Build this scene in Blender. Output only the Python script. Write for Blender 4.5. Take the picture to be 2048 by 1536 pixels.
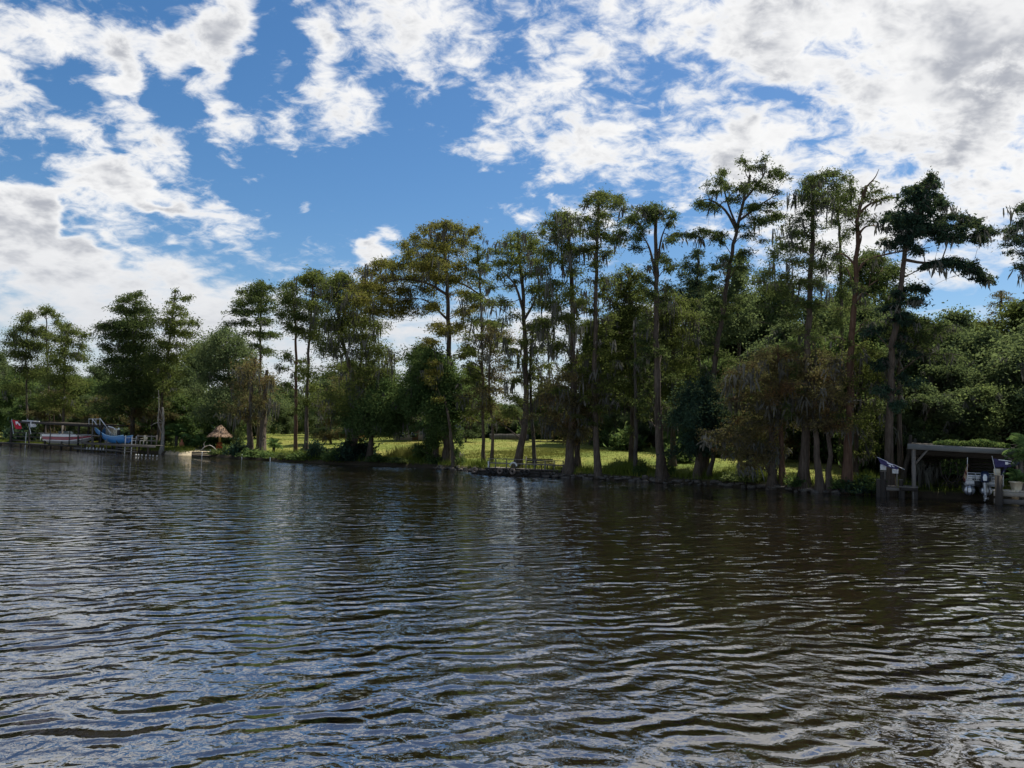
import bpy, math, random
import numpy as np
for o in list(bpy.data.objects): bpy.data.objects.remove(o, do_unlink=True)
S = bpy.context.scene
COL = S.collection
R = math.radians
# ------------------------------------------------------------------ camera
F = 1607.0                      # focal length in pixels of the 2048 px wide photograph
CAM = np.array([0.0, 0.0, 2.5]) # eye 2.5 m above the water
ROLL, PITCH = R(1.5), math.atan((884 - 768) / F)
fwd = np.array([0, math.cos(PITCH), math.sin(PITCH)])
_r0 = np.array([1.0, 0, 0]); _u0 = np.cross(_r0, fwd)
rgt = _r0 * math.cos(ROLL) + _u0 * math.sin(ROLL)
upv = -_r0 * math.sin(ROLL) + _u0 * math.cos(ROLL)
cd = bpy.data.cameras.new('camera'); cam = bpy.data.objects.new('camera', cd); COL.objects.link(cam)
cd.sensor_width = 36; cd.lens = 36 * F / 2048; cd.clip_start = 0.1; cd.clip_end = 9000
from mathutils import Matrix, Vector
cam.matrix_world = Matrix(((rgt[0], upv[0], -fwd[0], CAM[0]), (rgt[1], upv[1], -fwd[1], CAM[1]),
                           (rgt[2], upv[2], -fwd[2], CAM[2]), (0, 0, 0, 1)))
S.camera = cam
def ray(px, py): return fwd + ((px - 1024) / F) * rgt + ((768 - py) / F) * upv
def at(px, py, D):
    """world point seen at a pixel of the photograph, D metres ahead"""
    return CAM + ray(px, py) * D
# ------------------------------------------------------------------ light
SUN_EL, SUN_AZ = R(60), R(48)
S.view_settings.view_transform = 'Standard'; S.view_settings.look = 'None'
S.view_settings.exposure = 0.72; S.view_settings.gamma = 1.0
S.render.engine = 'CYCLES'
S.render.resolution_x, S.render.resolution_y = 1024, 768
sl = bpy.data.lights.new('sun', 'SUN'); sl.energy = 5.0; sl.angle = R(0.53); sl.color = (1.0, 0.95, 0.86)
sun = bpy.data.objects.new('sun', sl); COL.objects.link(sun)
sun.rotation_euler = Vector((-math.sin(SUN_AZ) * math.cos(SUN_EL), -math.cos(SUN_AZ) * math.cos(SUN_EL), -math.sin(SUN_EL))).to_track_quat('-Z', 'Y').to_euler()

# ------------------------------------------------------------------ node helpers
class NT:
    def __init__(s, tree): s.t = tree; s.n = tree.nodes; s.l = tree.links
    def new(s, typ, **k):
        n = s.n.new(typ)
        for a, b in k.items(): setattr(n, a, b)
        return n
    def link(s, a, b): s.l.new(a, b)
    def inp(s, sock, v):
        if hasattr(v, 'default_value') or hasattr(v, 'is_output'): s.l.new(v, sock)
        else: sock.default_value = v
    def m(s, op, a, b=None, c=None, clamp=False):
        n = s.n.new('ShaderNodeMath'); n.operation = op; n.use_clamp = clamp
        s.inp(n.inputs[0], a)
        if b is not None: s.inp(n.inputs[1], b)
        if c is not None: s.inp(n.inputs[2], c)
        return n.outputs[0]
    def vm(s, op, a, b=None, scale=None):
        n = s.n.new('ShaderNodeVectorMath'); n.operation = op
        s.inp(n.inputs[0], a)
        if b is not None: s.inp(n.inputs[1], b)
        if scale is not None: s.inp(n.inputs['Scale'], scale)
        return n.outputs['Value'] if op in ('LENGTH', 'DOT_PRODUCT', 'DISTANCE') else n.outputs[0]
    def noise(s, vec, scale, detail=4, rough=0.55, dist=0.0, two=False):
        n = s.n.new('ShaderNodeTexNoise')
        if two: n.noise_dimensions = '2D'
        if vec is not None: s.l.new(vec, n.inputs['Vector'])
        n.inputs['Scale'].default_value = scale; n.inputs['Detail'].default_value = detail
        n.inputs['Roughness'].default_value = rough; n.inputs['Distortion'].default_value = dist
        return n.outputs[0]
    def smooth(s, v, a, b, lo=0.0, hi=1.0, kind='SMOOTHSTEP'):
        n = s.n.new('ShaderNodeMapRange'); n.interpolation_type = kind
        s.inp(n.inputs[0], v); s.inp(n.inputs[1], a); s.inp(n.inputs[2], b); s.inp(n.inputs[3], lo); s.inp(n.inputs[4], hi)
        return n.outputs[0]
    def mix(s, f, a, b, blend='MIX'):
        n = s.n.new('ShaderNodeMix'); n.data_type = 'RGBA'; n.blend_type = blend
        s.inp(n.inputs[0], f); s.inp(n.inputs[6], a); s.inp(n.inputs[7], b)
        return n.outputs[2]
    def mapping(s, vec, loc=(0, 0, 0), rot=(0, 0, 0), scale=(1, 1, 1), kind='POINT'):
        n = s.n.new('ShaderNodeMapping'); n.vector_type = kind
        s.l.new(vec, n.inputs[0]); n.inputs[1].default_value = loc; n.inputs[2].default_value = rot; n.inputs[3].default_value = scale
        return n.outputs[0]
    def ramp(s, v, stops):
        n = s.n.new('ShaderNodeValToRGB'); s.l.new(v, n.inputs[0]); e = n.color_ramp.elements
        while len(e) < len(stops): e.new(0.5)
        for k, (p, c) in zip(e, stops): k.position = p; k.color = (*c, 1) if len(c) == 3 else c
        return n.outputs[0]
# ------------------------------------------------------------------ sky: Nishita with broken cloud
W = bpy.data.worlds.new('World'); S.world = W; W.use_nodes = True
w = NT(W.node_tree); w.n.clear()
sky = w.new('ShaderNodeTexSky', sky_type='NISHITA'); sky.sun_disc = False
sky.sun_elevation = SUN_EL; sky.sun_rotation = SUN_AZ; sky.air_density = 1.0; sky.dust_density = 0.6; sky.ozone_density = 2.4; sky.altitude = 0
tc = w.new('ShaderNodeTexCoord'); D0 = tc.outputs['Generated']
sp = w.new('ShaderNodeSeparateXYZ'); w.link(D0, sp.inputs[0])
X, Y, Z = sp.outputs
zc = w.m('MAXIMUM', Z, 0.0)
den = w.m('ADD', zc, 0.34)
cq = w.new('ShaderNodeCombineXYZ'); w.link(w.m('DIVIDE', X, den), cq.inputs[0]); w.link(w.m('DIVIDE', Y, den), cq.inputs[1]); Q = cq.outputs[0]
ca = w.new('ShaderNodeCombineXYZ'); w.link(w.m('ARCTAN2', X, Y), ca.inputs[0]); w.link(w.m('ARCSINE', zc), ca.inputs[1])
warp = w.new('ShaderNodeTexNoise'); warp.noise_dimensions = '2D'; w.link(Q, warp.inputs['Vector']); warp.inputs['Scale'].default_value = 8.0; warp.inputs['Detail'].default_value = 2
wv = w.vm('SCALE', w.vm('SUBTRACT', warp.outputs['Color'], (0.5, 0.5, 0.5)), scale=0.085)
A = w.vm('MULTIPLY_ADD', wv, (1, 1, 0)); A.node.inputs[2].default_value = (0, 0, 0); ca.inputs[2].default_value = 1.0; w.link(ca.outputs[0], A.node.inputs[2])
def azel(px, py):
    d = ray(px, py); d = d / np.linalg.norm(d)
    return (math.atan2(d[0], d[1]), math.asin(d[2]), 0.0)
# where the cloud banks lie: x, y, rx, ry (photo pixels), tilt, amount
BANKS = [
 (90, 40, 220, 85, 0, .42), (410, 50, 85, 130, 5, .46), (265, 190, 50, 150, -38, .46), (445, 210, 46, 150, -22, .50), (310, 190, 30, 110, -20, -.30), (275, 50, 30, 90, 15, -.25),
 (80, 235, 240, 75, 35, .46), (255, 345, 140, 40, 35, .44),
 (650, 125, 42, 200, -44, .50), (870, 60, 240, 130, 10, .42),
 (200, 570, 540, 110, 16, .62), (10, 420, 190, 85, 28, .45),
 (330, 438, 52, 20, 15, .50), (612, 416, 34, 18, 0, .62), (790, 358, 45, 15, 0, .40), (985, 335, 42, 24, 20, .42), (560, 152, 60, 24, 25, .36),
 (1080, 235, 190, 80, 5, .30), (1185, 290, 100, 55, 0, .26),
 (1700, 150, 540, 260, 8, .46), (1680, 420, 400, 160, 12, .36), (1960, 90, 220, 170, 0, .30),
 (770, 505, 70, 24, 0, .55), (960, 672, 460, 62, 0, .40),
 (1540, 195, 50, 22, 20, -.45), (1390, 105, 50, 28, 20, -.40), (1290, 50, 60, 36, 0, -.3),
 (640, 340, 330, 150, 12, -.40), (560, 20, 50, 110, -25, -.34), (920, 350, 200, 110, 0, -.24), (800, 470, 480, 70, 10, -.30), (1330, 490, 240, 70, 20, -.26), (1930, 592, 190, 22, 0, -.80), (170, 455, 130, 20, 35, -.42), (190, 130, 36, 70, 30, -.34), (560, 120, 40, 120, -35, -.22), (120, 190, 70, 22, 25, -.25), (1010, 130, 60, 60, 0, -.22), (1200, 180, 60, 30, 30, -.2),
 (650, -520, 560, 430, 0, -.30), (1750, -450, 600, 420, 0, .25)]   # the last two: blue to the upper left, cloud to the upper right, as the river mirrors them
cov = None
for (px, py, rx, ry, rot, amt) in BANKS:
    c = azel(px, py); th = -R(rot + 1.5); ex = np.array([math.cos(th), math.sin(th)]) * F / rx; ey = np.array([-math.sin(th), math.cos(th)]) * F / ry
    u = w.vm('DOT_PRODUCT', A, (ex[0], ex[1], -(ex[0] * c[0] + ex[1] * c[1]))); v = w.vm('DOT_PRODUCT', A, (ey[0], ey[1], -(ey[0] * c[0] + ey[1] * c[1])))
    d2 = w.m('MULTIPLY_ADD', u, u, w.m('MULTIPLY', v, v))
    e = w.m('MULTIPLY_ADD', d2, -0.62, 1.0, clamp=True)
    cov = w.m('MULTIPLY_ADD', w.m('MULTIPLY', e, e), amt, cov or 0.0)
cov = w.m('ADD', cov, -0.02)
n1 = w.noise(w.mapping(Q, rot=(0, 0, R(24)), scale=(1.0, 1.12, 1)), 4.6, 6, 0.60, 0.15, True)
n2 = w.noise(w.mapping(Q, loc=(3.1, 1.7, 0), rot=(0, 0, R(30)), scale=(1.0, 1.25, 1)), 19.0, 5, 0.62, 0.3, True)
fb = w.m('ADD', w.m('MULTIPLY', w.m('SUBTRACT', n1, 0.5), 2.3), w.m('MULTIPLY', w.m('SUBTRACT', n2, 0.5), 1.25))
low = w.smooth(Z, 0.26, 0.10)
fb = w.m('MULTIPLY', fb, w.smooth(Z, 0.30, 0.13, 1.0, 0.40))
dens0 = w.m('ADD', cov, fb)
alpha = w.smooth(dens0, -0.14, 0.50)
thick = w.smooth(dens0, 0.22, 1.0)
# light on the cloud: thick middles seen from below are greyer, ragged sunny edges white
n3 = w.noise(w.mapping(Q, loc=(0.05, 0.09, 0)), 9.0, 4, 0.6, 0.1, True)
rel = w.smooth(n3, 0.34, 0.66)
shade = w.m('MULTIPLY', thick, w.m('SUBTRACT', 1.0, w.m('MULTIPLY', rel, 0.8)))
ccol = w.mix(shade, (8.9, 8.9, 8.9, 1), (4.0, 4.2, 4.7, 1))
ccol = w.mix(w.m('MULTIPLY', low, 0.6), ccol, (6.0, 6.2, 6.6, 1))
hs = w.new('ShaderNodeHueSaturation'); w.link(sky.outputs[0], hs.inputs['Color']); hs.inputs['Saturation'].default_value = 1.30; hs.inputs['Value'].default_value = 1.0
final = w.mix(alpha, hs.outputs[0], ccol)
final = w.mix(w.smooth(Z, 0.17, 0.02, 0.0, 0.92), final, (6.3, 6.6, 7.0, 1))   # pale air low over the land
bg = w.new('ShaderNodeBackground'); w.link(final, bg.inputs[0]); bg.inputs[1].default_value = 0.067
wo = w.new('ShaderNodeOutputWorld'); w.link(bg.outputs[0], wo.inputs[0])
W.cycles.sampling_method = 'NONE'
# ------------------------------------------------------------------ mesh and object helpers
def nz(v): return v / np.maximum(np.linalg.norm(v, axis=-1, keepdims=True), 1e-9)
class MB:
    """collects polygons (arrays of equal-sized faces) for one mesh"""
    def __init__(s): s.V = []; s.Fc = []; s.n = 0; s.A = []
    def add(s, verts, faces, attr=None):
        verts = np.asarray(verts, float).reshape(-1, 3); faces = np.asarray(faces, int)
        s.V.append(verts); s.Fc.append(faces + s.n); s.n += len(verts)
        s.A.append(np.zeros(len(faces)) if attr is None else np.broadcast_to(np.asarray(attr, float), (len(faces),)))
        return s
    def box(s, c, size, rot=None):
        c = np.asarray(c, float); h = np.asarray(size, float) / 2
        p = np.array([[x, y, z] for x in (-1, 1) for y in (-1, 1) for z in (-1, 1)], float) * h
        if rot is not None: p = p @ np.asarray(rot).T
        s.add(p + c, [[0, 1, 3, 2], [4, 6, 7, 5], [0, 4, 5, 1], [2, 3, 7, 6], [0, 2, 6, 4], [1, 5, 7, 3]]); return s
    def bar(s, a, b, wd, ht=None, up=(0, 0, 1)):
        """square timber from a to b"""
        a = np.asarray(a, float); b = np.asarray(b, float); ht = wd if ht is None else ht
        d = nz(b - a); up = np.asarray(up, float)
        if abs(d @ up) > 0.98: up = np.array([0.0, 1, 0])
        sd = nz(np.cross(d, up)); u = np.cross(sd, d)
        s.box((a + b) / 2, (np.linalg.norm(b - a), wd, ht), np.stack([d, sd, u], 1)); return s
    def tube(s, pts, rad, n=8, cap=True, flute=None):
        pts = np.asarray(pts, float); k = len(pts); rad = np.broadcast_to(np.asarray(rad, float), (k,))
        T = nz(np.gradient(pts, axis=0)); ref = np.array([1.0, 0, 0]) if abs(T[0][0]) < 0.9 else np.array([0, 1.0, 0])
        U = nz(np.cross(T, ref)); Vv = np.cross(T, U)
        th = np.arange(n) * 2 * math.pi / n
        rr = rad[:, None] * np.ones(n)
        if flute is not None: rr = rr * flute(np.arange(k), th)
        P = pts[:, None, :] + rr[..., None] * (np.cos(th)[None, :, None] * U[:, None, :] + np.sin(th)[None, :, None] * Vv[:, None, :])
        i = np.arange(k - 1)[:, None] * n; j = np.arange(n)[None, :]; j2 = (j + 1) % n
        s.add(P.reshape(-1, 3), np.stack([i + j, i + j2, i + n + j2, i + n + j], -1).reshape(-1, 4))
        if cap and n > 3:
            e = (k - 1) * n
            m_ = n // 2
            for base in (0, e):
                ring = P.reshape(-1, 3)[base:base + n]
                s.add(np.vstack([ring, ring.mean(0)]), [[q, (q + 1) % n, n, n] for q in range(n)])
        return s
    def lathe(s, prof, c=(0, 0, 0), n=16):
        prof = np.asarray(prof, float); th = np.arange(n) * 2 * math.pi / n; k = len(prof)
        P = np.stack([prof[:, :1] * np.cos(th), prof[:, :1] * np.sin(th), prof[:, 1:] * np.ones(n)], -1) + np.asarray(c, float)
        i = np.arange(k - 1)[:, None] * n; j = np.arange(n)[None, :]; j2 = (j + 1) % n
        s.add(P.reshape(-1, 3), np.stack([i + j, i + j2, i + n + j2, i + n + j], -1).reshape(-1, 4)); return s
    def grid(s, P):
        """P: (a,b,3) array of points"""
        P = np.asarray(P, float); a, b = P.shape[:2]
        i = np.arange(a - 1)[:, None] * b; j = np.arange(b - 1)[None, :]
        s.add(P.reshape(-1, 3), np.stack([i + j, i + j + 1, i + b + j + 1, i + b + j], -1).reshape(-1, 4)); return s
    def mesh(s, name, attr=False):
        me = bpy.data.meshes.new(name)
        if not s.V: return me
        V = np.concatenate(s.V).astype(np.float32)
        me.vertices.add(len(V)); me.vertices.foreach_set('co', V.ravel())
        loops = []; starts = []; tot = []; p = 0
        for f in s.Fc:
            if len(f) == 0: continue
            if f.shape[1] == 4:
                deg = f[:, 2] == f[:, 3]
                if deg.any():
                    g = f[deg][:, :3]; f2 = f[~deg]
                    parts = [g, f2] if len(f2) else [g]
                else: parts = [f]
            else: parts = [f]
            for q in parts:
                loops.append(q.ravel()); starts.append(p + np.arange(len(q)) * q.shape[1]); tot.append(np.full(len(q), q.shape[1])); p += q.size
        loops = np.concatenate(loops).astype(np.int32); starts = np.concatenate(starts).astype(np.int32)
        me.loops.add(len(loops)); me.loops.foreach_set('vertex_index', loops)
        me.polygons.add(len(starts)); me.polygons.foreach_set('loop_start', starts)
        try: me.polygons.foreach_set('loop_total', np.concatenate(tot).astype(np.int32))
        except Exception: pass
        if attr:
            at_ = me.attributes.new('v', 'FLOAT', 'FACE'); at_.data.foreach_set('value', np.concatenate(s.A).astype(np.float32))
        me.update(calc_edges=True)
        return me
def link(name, me, mat=None, parent=None, smooth=False):
    o = bpy.data.objects.new(name, me); COL.objects.link(o)
    if me is not None and mat is not None and not me.materials: me.materials.append(mat)
    if smooth and me is not None: me.polygons.foreach_set('use_smooth', np.ones(len(me.polygons), bool))
    if parent is not None: o.parent = parent
    return o
def part(name, mb, mat, parent=None, smooth=False, attr=False): return link(name, mb.mesh(name, attr), mat, parent, smooth)
def tag(o, label, cat, group=None):
    o['label'] = label; o['category'] = cat
    if group: o['group'] = group
    return o
def thing(name, label, cat, loc=(0, 0, 0), rz=0.0, group=None):
    o = link(name, None); o.location = [float(q) for q in loc]; o.rotation_euler = (0, 0, rz); o.empty_display_size = 0.3
    return tag(o, label, cat, group)
def structure(o): o['kind'] = 'structure'; return o
def stuff(o): o['kind'] = 'stuff'; return o
def copy_tree(o, parent=None):
    c = o.copy(); COL.objects.link(c); c.parent = parent
    for ch in o.children: copy_tree(ch, c)
    return c
def rotz(a): return np.array([[math.cos(a), -math.sin(a), 0], [math.sin(a), math.cos(a), 0], [0, 0, 1]])
# ------------------------------------------------------------------ materials
MATS = {}
def material(name, build):
    if name in MATS: return MATS[name]
    m = bpy.data.materials.new(name); m.use_nodes = True; t = NT(m.node_tree); t.n.clear()
    out = t.new('ShaderNodeOutputMaterial'); build(t, out); MATS[name] = m; return m
def principled(t, out, col, rough=0.7, spec=0.3, metal=0.0, bump=None, bs=0.3, bd=0.02):
    p = t.new('ShaderNodeBsdfPrincipled'); t.inp(p.inputs['Base Color'], col if hasattr(col, 'is_output') else (*col, 1))
    t.inp(p.inputs['Roughness'], rough); p.inputs['Specular IOR Level'].default_value = spec; p.inputs['Metallic'].default_value = metal
    if bump is not None:
        b = t.new('ShaderNodeBump'); b.inputs['Strength'].default_value = bs; b.inputs['Distance'].default_value = bd
        t.link(bump, b.inputs['Height']); t.link(b.outputs[0], p.inputs['Normal'])
    t.link(p.outputs[0], out.inputs[0]); return p
def plain(name, c, rough=0.6, spec=0.3, metal=0.0, var=0.25, scale=6.0):
    def b(t, out):
        tc = t.new('ShaderNodeTexCoord'); n = t.noise(tc.outputs['Object'], scale, 5, 0.6)
        col = t.mix(t.smooth(n, 0.3, 0.75), (*[q * (1 - var) for q in c], 1), (*[min(1, q * (1 + var)) for q in c], 1))
        principled(t, out, col, rough, spec, metal, n, 0.25, 0.01)
    return material(name, b)
def wood(name, c, axis=(1, 14, 14), var=0.4):
    def b(t, out):
        tc = t.new('ShaderNodeTexCoord'); oi = t.new('ShaderNodeObjectInfo')
        v = t.mapping(tc.outputs['Object'], scale=axis); n = t.noise(v, 2.0, 6, 0.65, 0.3)
        n2 = t.noise(tc.outputs['Object'], 1.3, 3)
        f = t.m('ADD', t.m('MULTIPLY', n, 0.6), t.m('ADD', t.m('MULTIPLY', n2, 0.3), t.m('MULTIPLY', oi.outputs['Random'], 0.35)))
        col = t.mix(t.smooth(f, 0.3, 0.9), (*[q * (1 - var) for q in c], 1), (*[q * (1 + var) for q in c], 1))
        principled(t, out, col, 0.85, 0.2, 0, n, 0.4, 0.01)
    return material(name, b)
def leafmat(name, dark, mid, light, rust=None, trans=0.35, rough_n=0.35, glow=(0.135, 0.165, 0.042)):
    """leaf colour differs from spray to spray ('v') and in broad patches through the crown"""
    def b(t, out):
        a = t.new('ShaderNodeAttribute', attribute_name='v'); tc = t.new('ShaderNodeTexCoord'); oi = t.new('ShaderNodeObjectInfo')
        geo = t.new('ShaderNodeNewGeometry')
        n = t.noise(geo.outputs['Position'], rough_n, 3, 0.6)
        f = t.m('ADD', t.m('MULTIPLY', a.outputs['Fac'], 0.55), t.m('MULTIPLY', t.m('SUBTRACT', n, 0.28), 1.0))
        f = t.m('ADD', f, t.m('MULTIPLY', t.m('SUBTRACT', oi.outputs['Random'], 0.5), 0.25))
        col = t.ramp(f, [(0.15, dark), (0.5, mid), (0.9, light)])
        if rust:
            n2 = t.noise(geo.outputs['Position'], 0.55, 3, 0.6)
            col = t.mix(t.smooth(n2, 0.50, 0.66, 0, 0.75), col, (*rust, 1))
        d = t.new('ShaderNodeBsdfDiffuse'); t.link(col, d.inputs[0])
        tr = t.new('ShaderNodeBsdfTranslucent'); t.link(t.mix(0.5, col, (*glow, 1)), tr.inputs[0])
        mx = t.new('ShaderNodeMixShader'); mx.inputs[0].default_value = trans; t.link(d.outputs[0], mx.inputs[1]); t.link(tr.outputs[0], mx.inputs[2])
        t.link(mx.outputs[0], out.inputs[0])
    return material(name, b)
def barkmat(name, c, c2):
    def b(t, out):
        geo = t.new('ShaderNodeNewGeometry'); v = t.mapping(geo.outputs['Position'], scale=(6, 6, 0.7))
        n = t.noise(v, 1.6, 7, 0.7, 0.4); n2 = t.noise(geo.outputs['Position'], 0.8, 4)
        col = t.ramp(t.m('ADD', t.m('MULTIPLY', n, 0.75), t.m('MULTIPLY', n2, 0.3)), [(0.33, tuple(q * 0.35 for q in c)), (0.5, c), (0.72, c2)])
        principled(t, out, col, 0.92, 0.15, 0, n, 0.9, 0.06)
    return material(name, b)
LEAF = {
 'cypress': leafmat('cypress_foliage', (0.039, 0.055, 0.020), (0.102, 0.129, 0.034), (0.194, 0.216, 0.058), trans=0.48),
 'cypress_dark': leafmat('cypress_foliage_dark', (0.026, 0.043, 0.020), (0.064, 0.095, 0.032), (0.123, 0.151, 0.051), trans=0.40),
 'cypress_gold': leafmat('cypress_foliage_gold', (0.062, 0.066, 0.018), (0.150, 0.142, 0.032), (0.250, 0.205, 0.046), trans=0.46),
 'cypress_rust': leafmat('cypress_foliage_rust', (0.066, 0.058, 0.030), (0.122, 0.102, 0.050), (0.185, 0.148, 0.066), rust=(0.190, 0.098, 0.046), trans=0.42),
 'oak': leafmat('oak_foliage', (0.030, 0.056, 0.022), (0.068, 0.118, 0.040), (0.130, 0.190, 0.062), trans=0.44),
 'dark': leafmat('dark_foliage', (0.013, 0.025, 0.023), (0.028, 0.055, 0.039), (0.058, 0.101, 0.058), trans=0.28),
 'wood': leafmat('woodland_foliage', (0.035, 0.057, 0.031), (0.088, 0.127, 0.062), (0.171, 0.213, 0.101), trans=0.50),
 'light': leafmat('light_green_foliage', (0.062, 0.092, 0.038), (0.134, 0.178, 0.065), (0.228, 0.270, 0.109), trans=0.50),  # leaves of a lighter, yellower green
 'palm': leafmat('palm_frond', (0.039, 0.086, 0.030), (0.091, 0.172, 0.058), (0.181, 0.273, 0.096), trans=0.40),
}
MOSS = leafmat('spanish_moss', (0.060, 0.060, 0.048), (0.105, 0.103, 0.086), (0.170, 0.168, 0.145), trans=0.25, glow=(.12, .12, .10))
GRASS = leafmat('bank_grass', (0.060, 0.090, 0.016), (0.130, 0.175, 0.030), (0.230, 0.240, 0.050), trans=0.40, rough_n=0.2)
LAWN = leafmat('lawn_blades', (0.075, 0.10, 0.018), (0.13, 0.14, 0.028), (0.22, 0.185, 0.05), trans=0.35, rough_n=0.12)
STRAW = leafmat('tall_grass', (0.085, 0.085, 0.025), (0.17, 0.165, 0.045), (0.27, 0.245, 0.08), trans=0.35, rough_n=0.3)
BARK = barkmat('cypress_bark', (0.075, 0.058, 0.044), (0.15, 0.122, 0.096))
BARKRED = barkmat('red_bark', (0.095, 0.055, 0.036), (0.165, 0.105, 0.072))
BARKDARK = barkmat('dark_bark', (0.055, 0.048, 0.040), (0.11, 0.10, 0.085))
# ------------------------------------------------------------------ the shore and the lie of the land
TAN = np.array([0.82, -0.57]); TAN /= np.linalg.norm(TAN); NRM = np.array([-TAN[1], TAN[0]])
SH = np.array([(-900, 690), (-400, 345), (-150, 176), (-76, 119.5), (-56, 106), (-42, 96), (-37.5, 92.6), (-32.5, 89), (-28, 84.3), (-22, 78.3), (-17, 75.3), (-12, 74.2), (-7, 71.2), (-3.8, 67.2),
  (-.7, 62.2), (2.9, 59.4), (6.4, 57.4), (10.5, 54.8), (13.1, 52.7), (15, 50.6), (17, 48.2), (19.6, 46.7), (21.2, 45.8), (24, 44.8), (27.5, 42.8), (40, 35), (150, -38), (900, -560)], float)
SA = SH @ TAN; SB = SH @ NRM
def shore_v(x, y):
    a = x * TAN[0] + y * TAN[1]; b = x * NRM[0] + y * NRM[1]
    return b - np.interp(a, SA, SB), a
rngT = np.random.default_rng(5)
def bump2(x, y): return 0.10 * np.sin(x * 0.21 + 1.3) * np.cos(y * 0.17) + 0.05 * np.sin(x * 0.63 + y * 0.41) + 0.02 * np.sin(x * 1.7 - y * 1.3)
A_BEACH = float(np.array([-35.5, 91.5]) @ TAN)
def ground_z(x, y):
    x = np.asarray(x, float); y = np.asarray(y, float)
    v, a = shore_v(x, y)
    beach = np.exp(-((a - A_BEACH) / 3.2) ** 2)
    z = np.interp(v, [-8, -2, -0.25, 0.0, 0.35, 1.5, 6, 20, 45, 90, 400], [-2.2, -1.2, -0.5, -0.15, 0.38, 0.55, 0.85, 1.75, 2.85, 3.1, 3.3])
    zb = np.interp(v, [-8, -2, 0.0, 1.5, 6, 20, 45, 90, 400], [-2.2, -0.6, -0.08, 0.25, 0.8, 1.75, 2.85, 3.1, 3.3])
    z = z * (1 - beach) + zb * beach
    return z + bump2(x, y) * np.clip((v - 0.5) / 6, 0, 1)
def site(px, v, py=930):
    """point of the ground in the direction of photo column px, v metres behind the waterline"""
    d = ray(px, py); d = d / d[1]
    lo, hi = 10.0, 800.0
    for _ in range(50):
        m_ = (lo + hi) / 2
        if shore_v(d[0] * m_, d[1] * m_)[0] < v: lo = m_
        else: hi = m_
    x, y = d[0] * lo, d[1] * lo
    return np.array([x, y, float(ground_z(x, y))])
def depth(p): return float((np.asarray(p) - CAM) @ fwd)
# ------------------------------------------------------------------ water
def water_build(t, out):
    geo = t.new('ShaderNodeNewGeometry'); P = geo.outputs['Position']
    # wind ripples: crests run from near left to far right, about a metre apart, with finer ones riding on them
    big = t.noise(t.mapping(P, rot=(0, 0, R(-20)), scale=(0.35, 0.8, 1)), 0.09, 2, 0.5, 0.6, True)
    gust = t.smooth(big, 0.36, 0.62, 0.75, 1.15); fine = t.smooth(big, 0.40, 0.60, 0.35, 1.5)
    wn = t.new('ShaderNodeTexNoise', noise_dimensions='2D'); t.link(P, wn.inputs['Vector']); wn.inputs['Scale'].default_value = 0.55; wn.inputs['Detail'].default_value = 2
    Pw = t.vm('MULTIPLY_ADD', t.vm('SUBTRACT', wn.outputs['Color'], (0.5, 0.5, 0.5)), (1.1, 1.1, 0)); t.link(P, Pw.node.inputs[2])
    sw = None
    for lam, ang, sl_, ph in ((0.66, 118, .050, 0.3), (0.83, 136, .046, 2.1), (0.55, 104, .040, 4.0), (1.15, 124, .040, 1.2), (0.72, 84, .036, 5.1), (0.47, 146, .030, 3.3), (1.9, 108, .030, 0.7)):
        lam *= 0.54; sl_ *= 1.38; k = 2 * math.pi / lam
        q = t.m('SINE', t.m('ADD', t.vm('DOT_PRODUCT', Pw, (k * math.cos(R(ang)), k * math.sin(R(ang)), 0)), ph))
        sw = t.m('MULTIPLY_ADD', q, sl_ / k, sw if sw is not None else 0.0)
    am = t.noise(t.mapping(P, loc=(3, 8, 0), rot=(0, 0, R(-24)), scale=(0.6, 1, 1)), 0.8, 1, 0.5, 0.0, True)
    sw = t.m('MULTIPLY', sw, t.smooth(am, 0.3, 0.7, 0.55, 1.35))
    b = t.noise(t.mapping(P, loc=(7, 3, 0), rot=(0, 0, R(20)), scale=(0.85, 1.0, 1)), 4.2, 1.0, 0.5, 0.5, True)
    c = t.noise(t.mapping(P, loc=(1, 9, 0), rot=(0, 0, R(-8)), scale=(0.9, 1.0, 1)), 13.0, 1.5, 0.5, 0.3, True)
    h = t.m('ADD', t.m('MULTIPLY', sw, gust), t.m('MULTIPLY', t.m('ADD', t.m('MULTIPLY', b, 0.017), t.m('MULTIPLY', c, 0.0036)), fine))
    bmp = t.new('ShaderNodeBump'); bmp.inputs['Strength'].default_value = 1.0; bmp.inputs['Distance'].default_value = 1.0
    t.link(h, bmp.inputs['Height'])
    d = t.new('ShaderNodeBsdfDiffuse'); d.inputs[0].default_value = (0.015, 0.0105, 0.005, 1)
    g = t.new('ShaderNodeBsdfGlossy'); g.inputs['Roughness'].default_value = 0.03; t.link(bmp.outputs[0], g.inputs['Normal'])
    fr = t.new('ShaderNodeFresnel'); fr.inputs[0].default_value = 1.333; t.link(bmp.outputs[0], fr.inputs['Normal'])
    mx = t.new('ShaderNodeMixShader'); t.link(t.m('POWER', fr.outputs[0], 0.34), mx.inputs[0]); t.link(d.outputs[0], mx.inputs[1]); t.link(g.outputs[0], mx.inputs[2])
    t.link(mx.outputs[0], out.inputs[0])
WATER = material('river_water', water_build)
wm = MB(); wm.grid([[(x, y, 0) for x in (-2500, -300, -60, 60, 300, 2500)] for y in (-2500, -200, 0, 60, 200, 2500)])
structure(part('water', wm, WATER))
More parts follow.
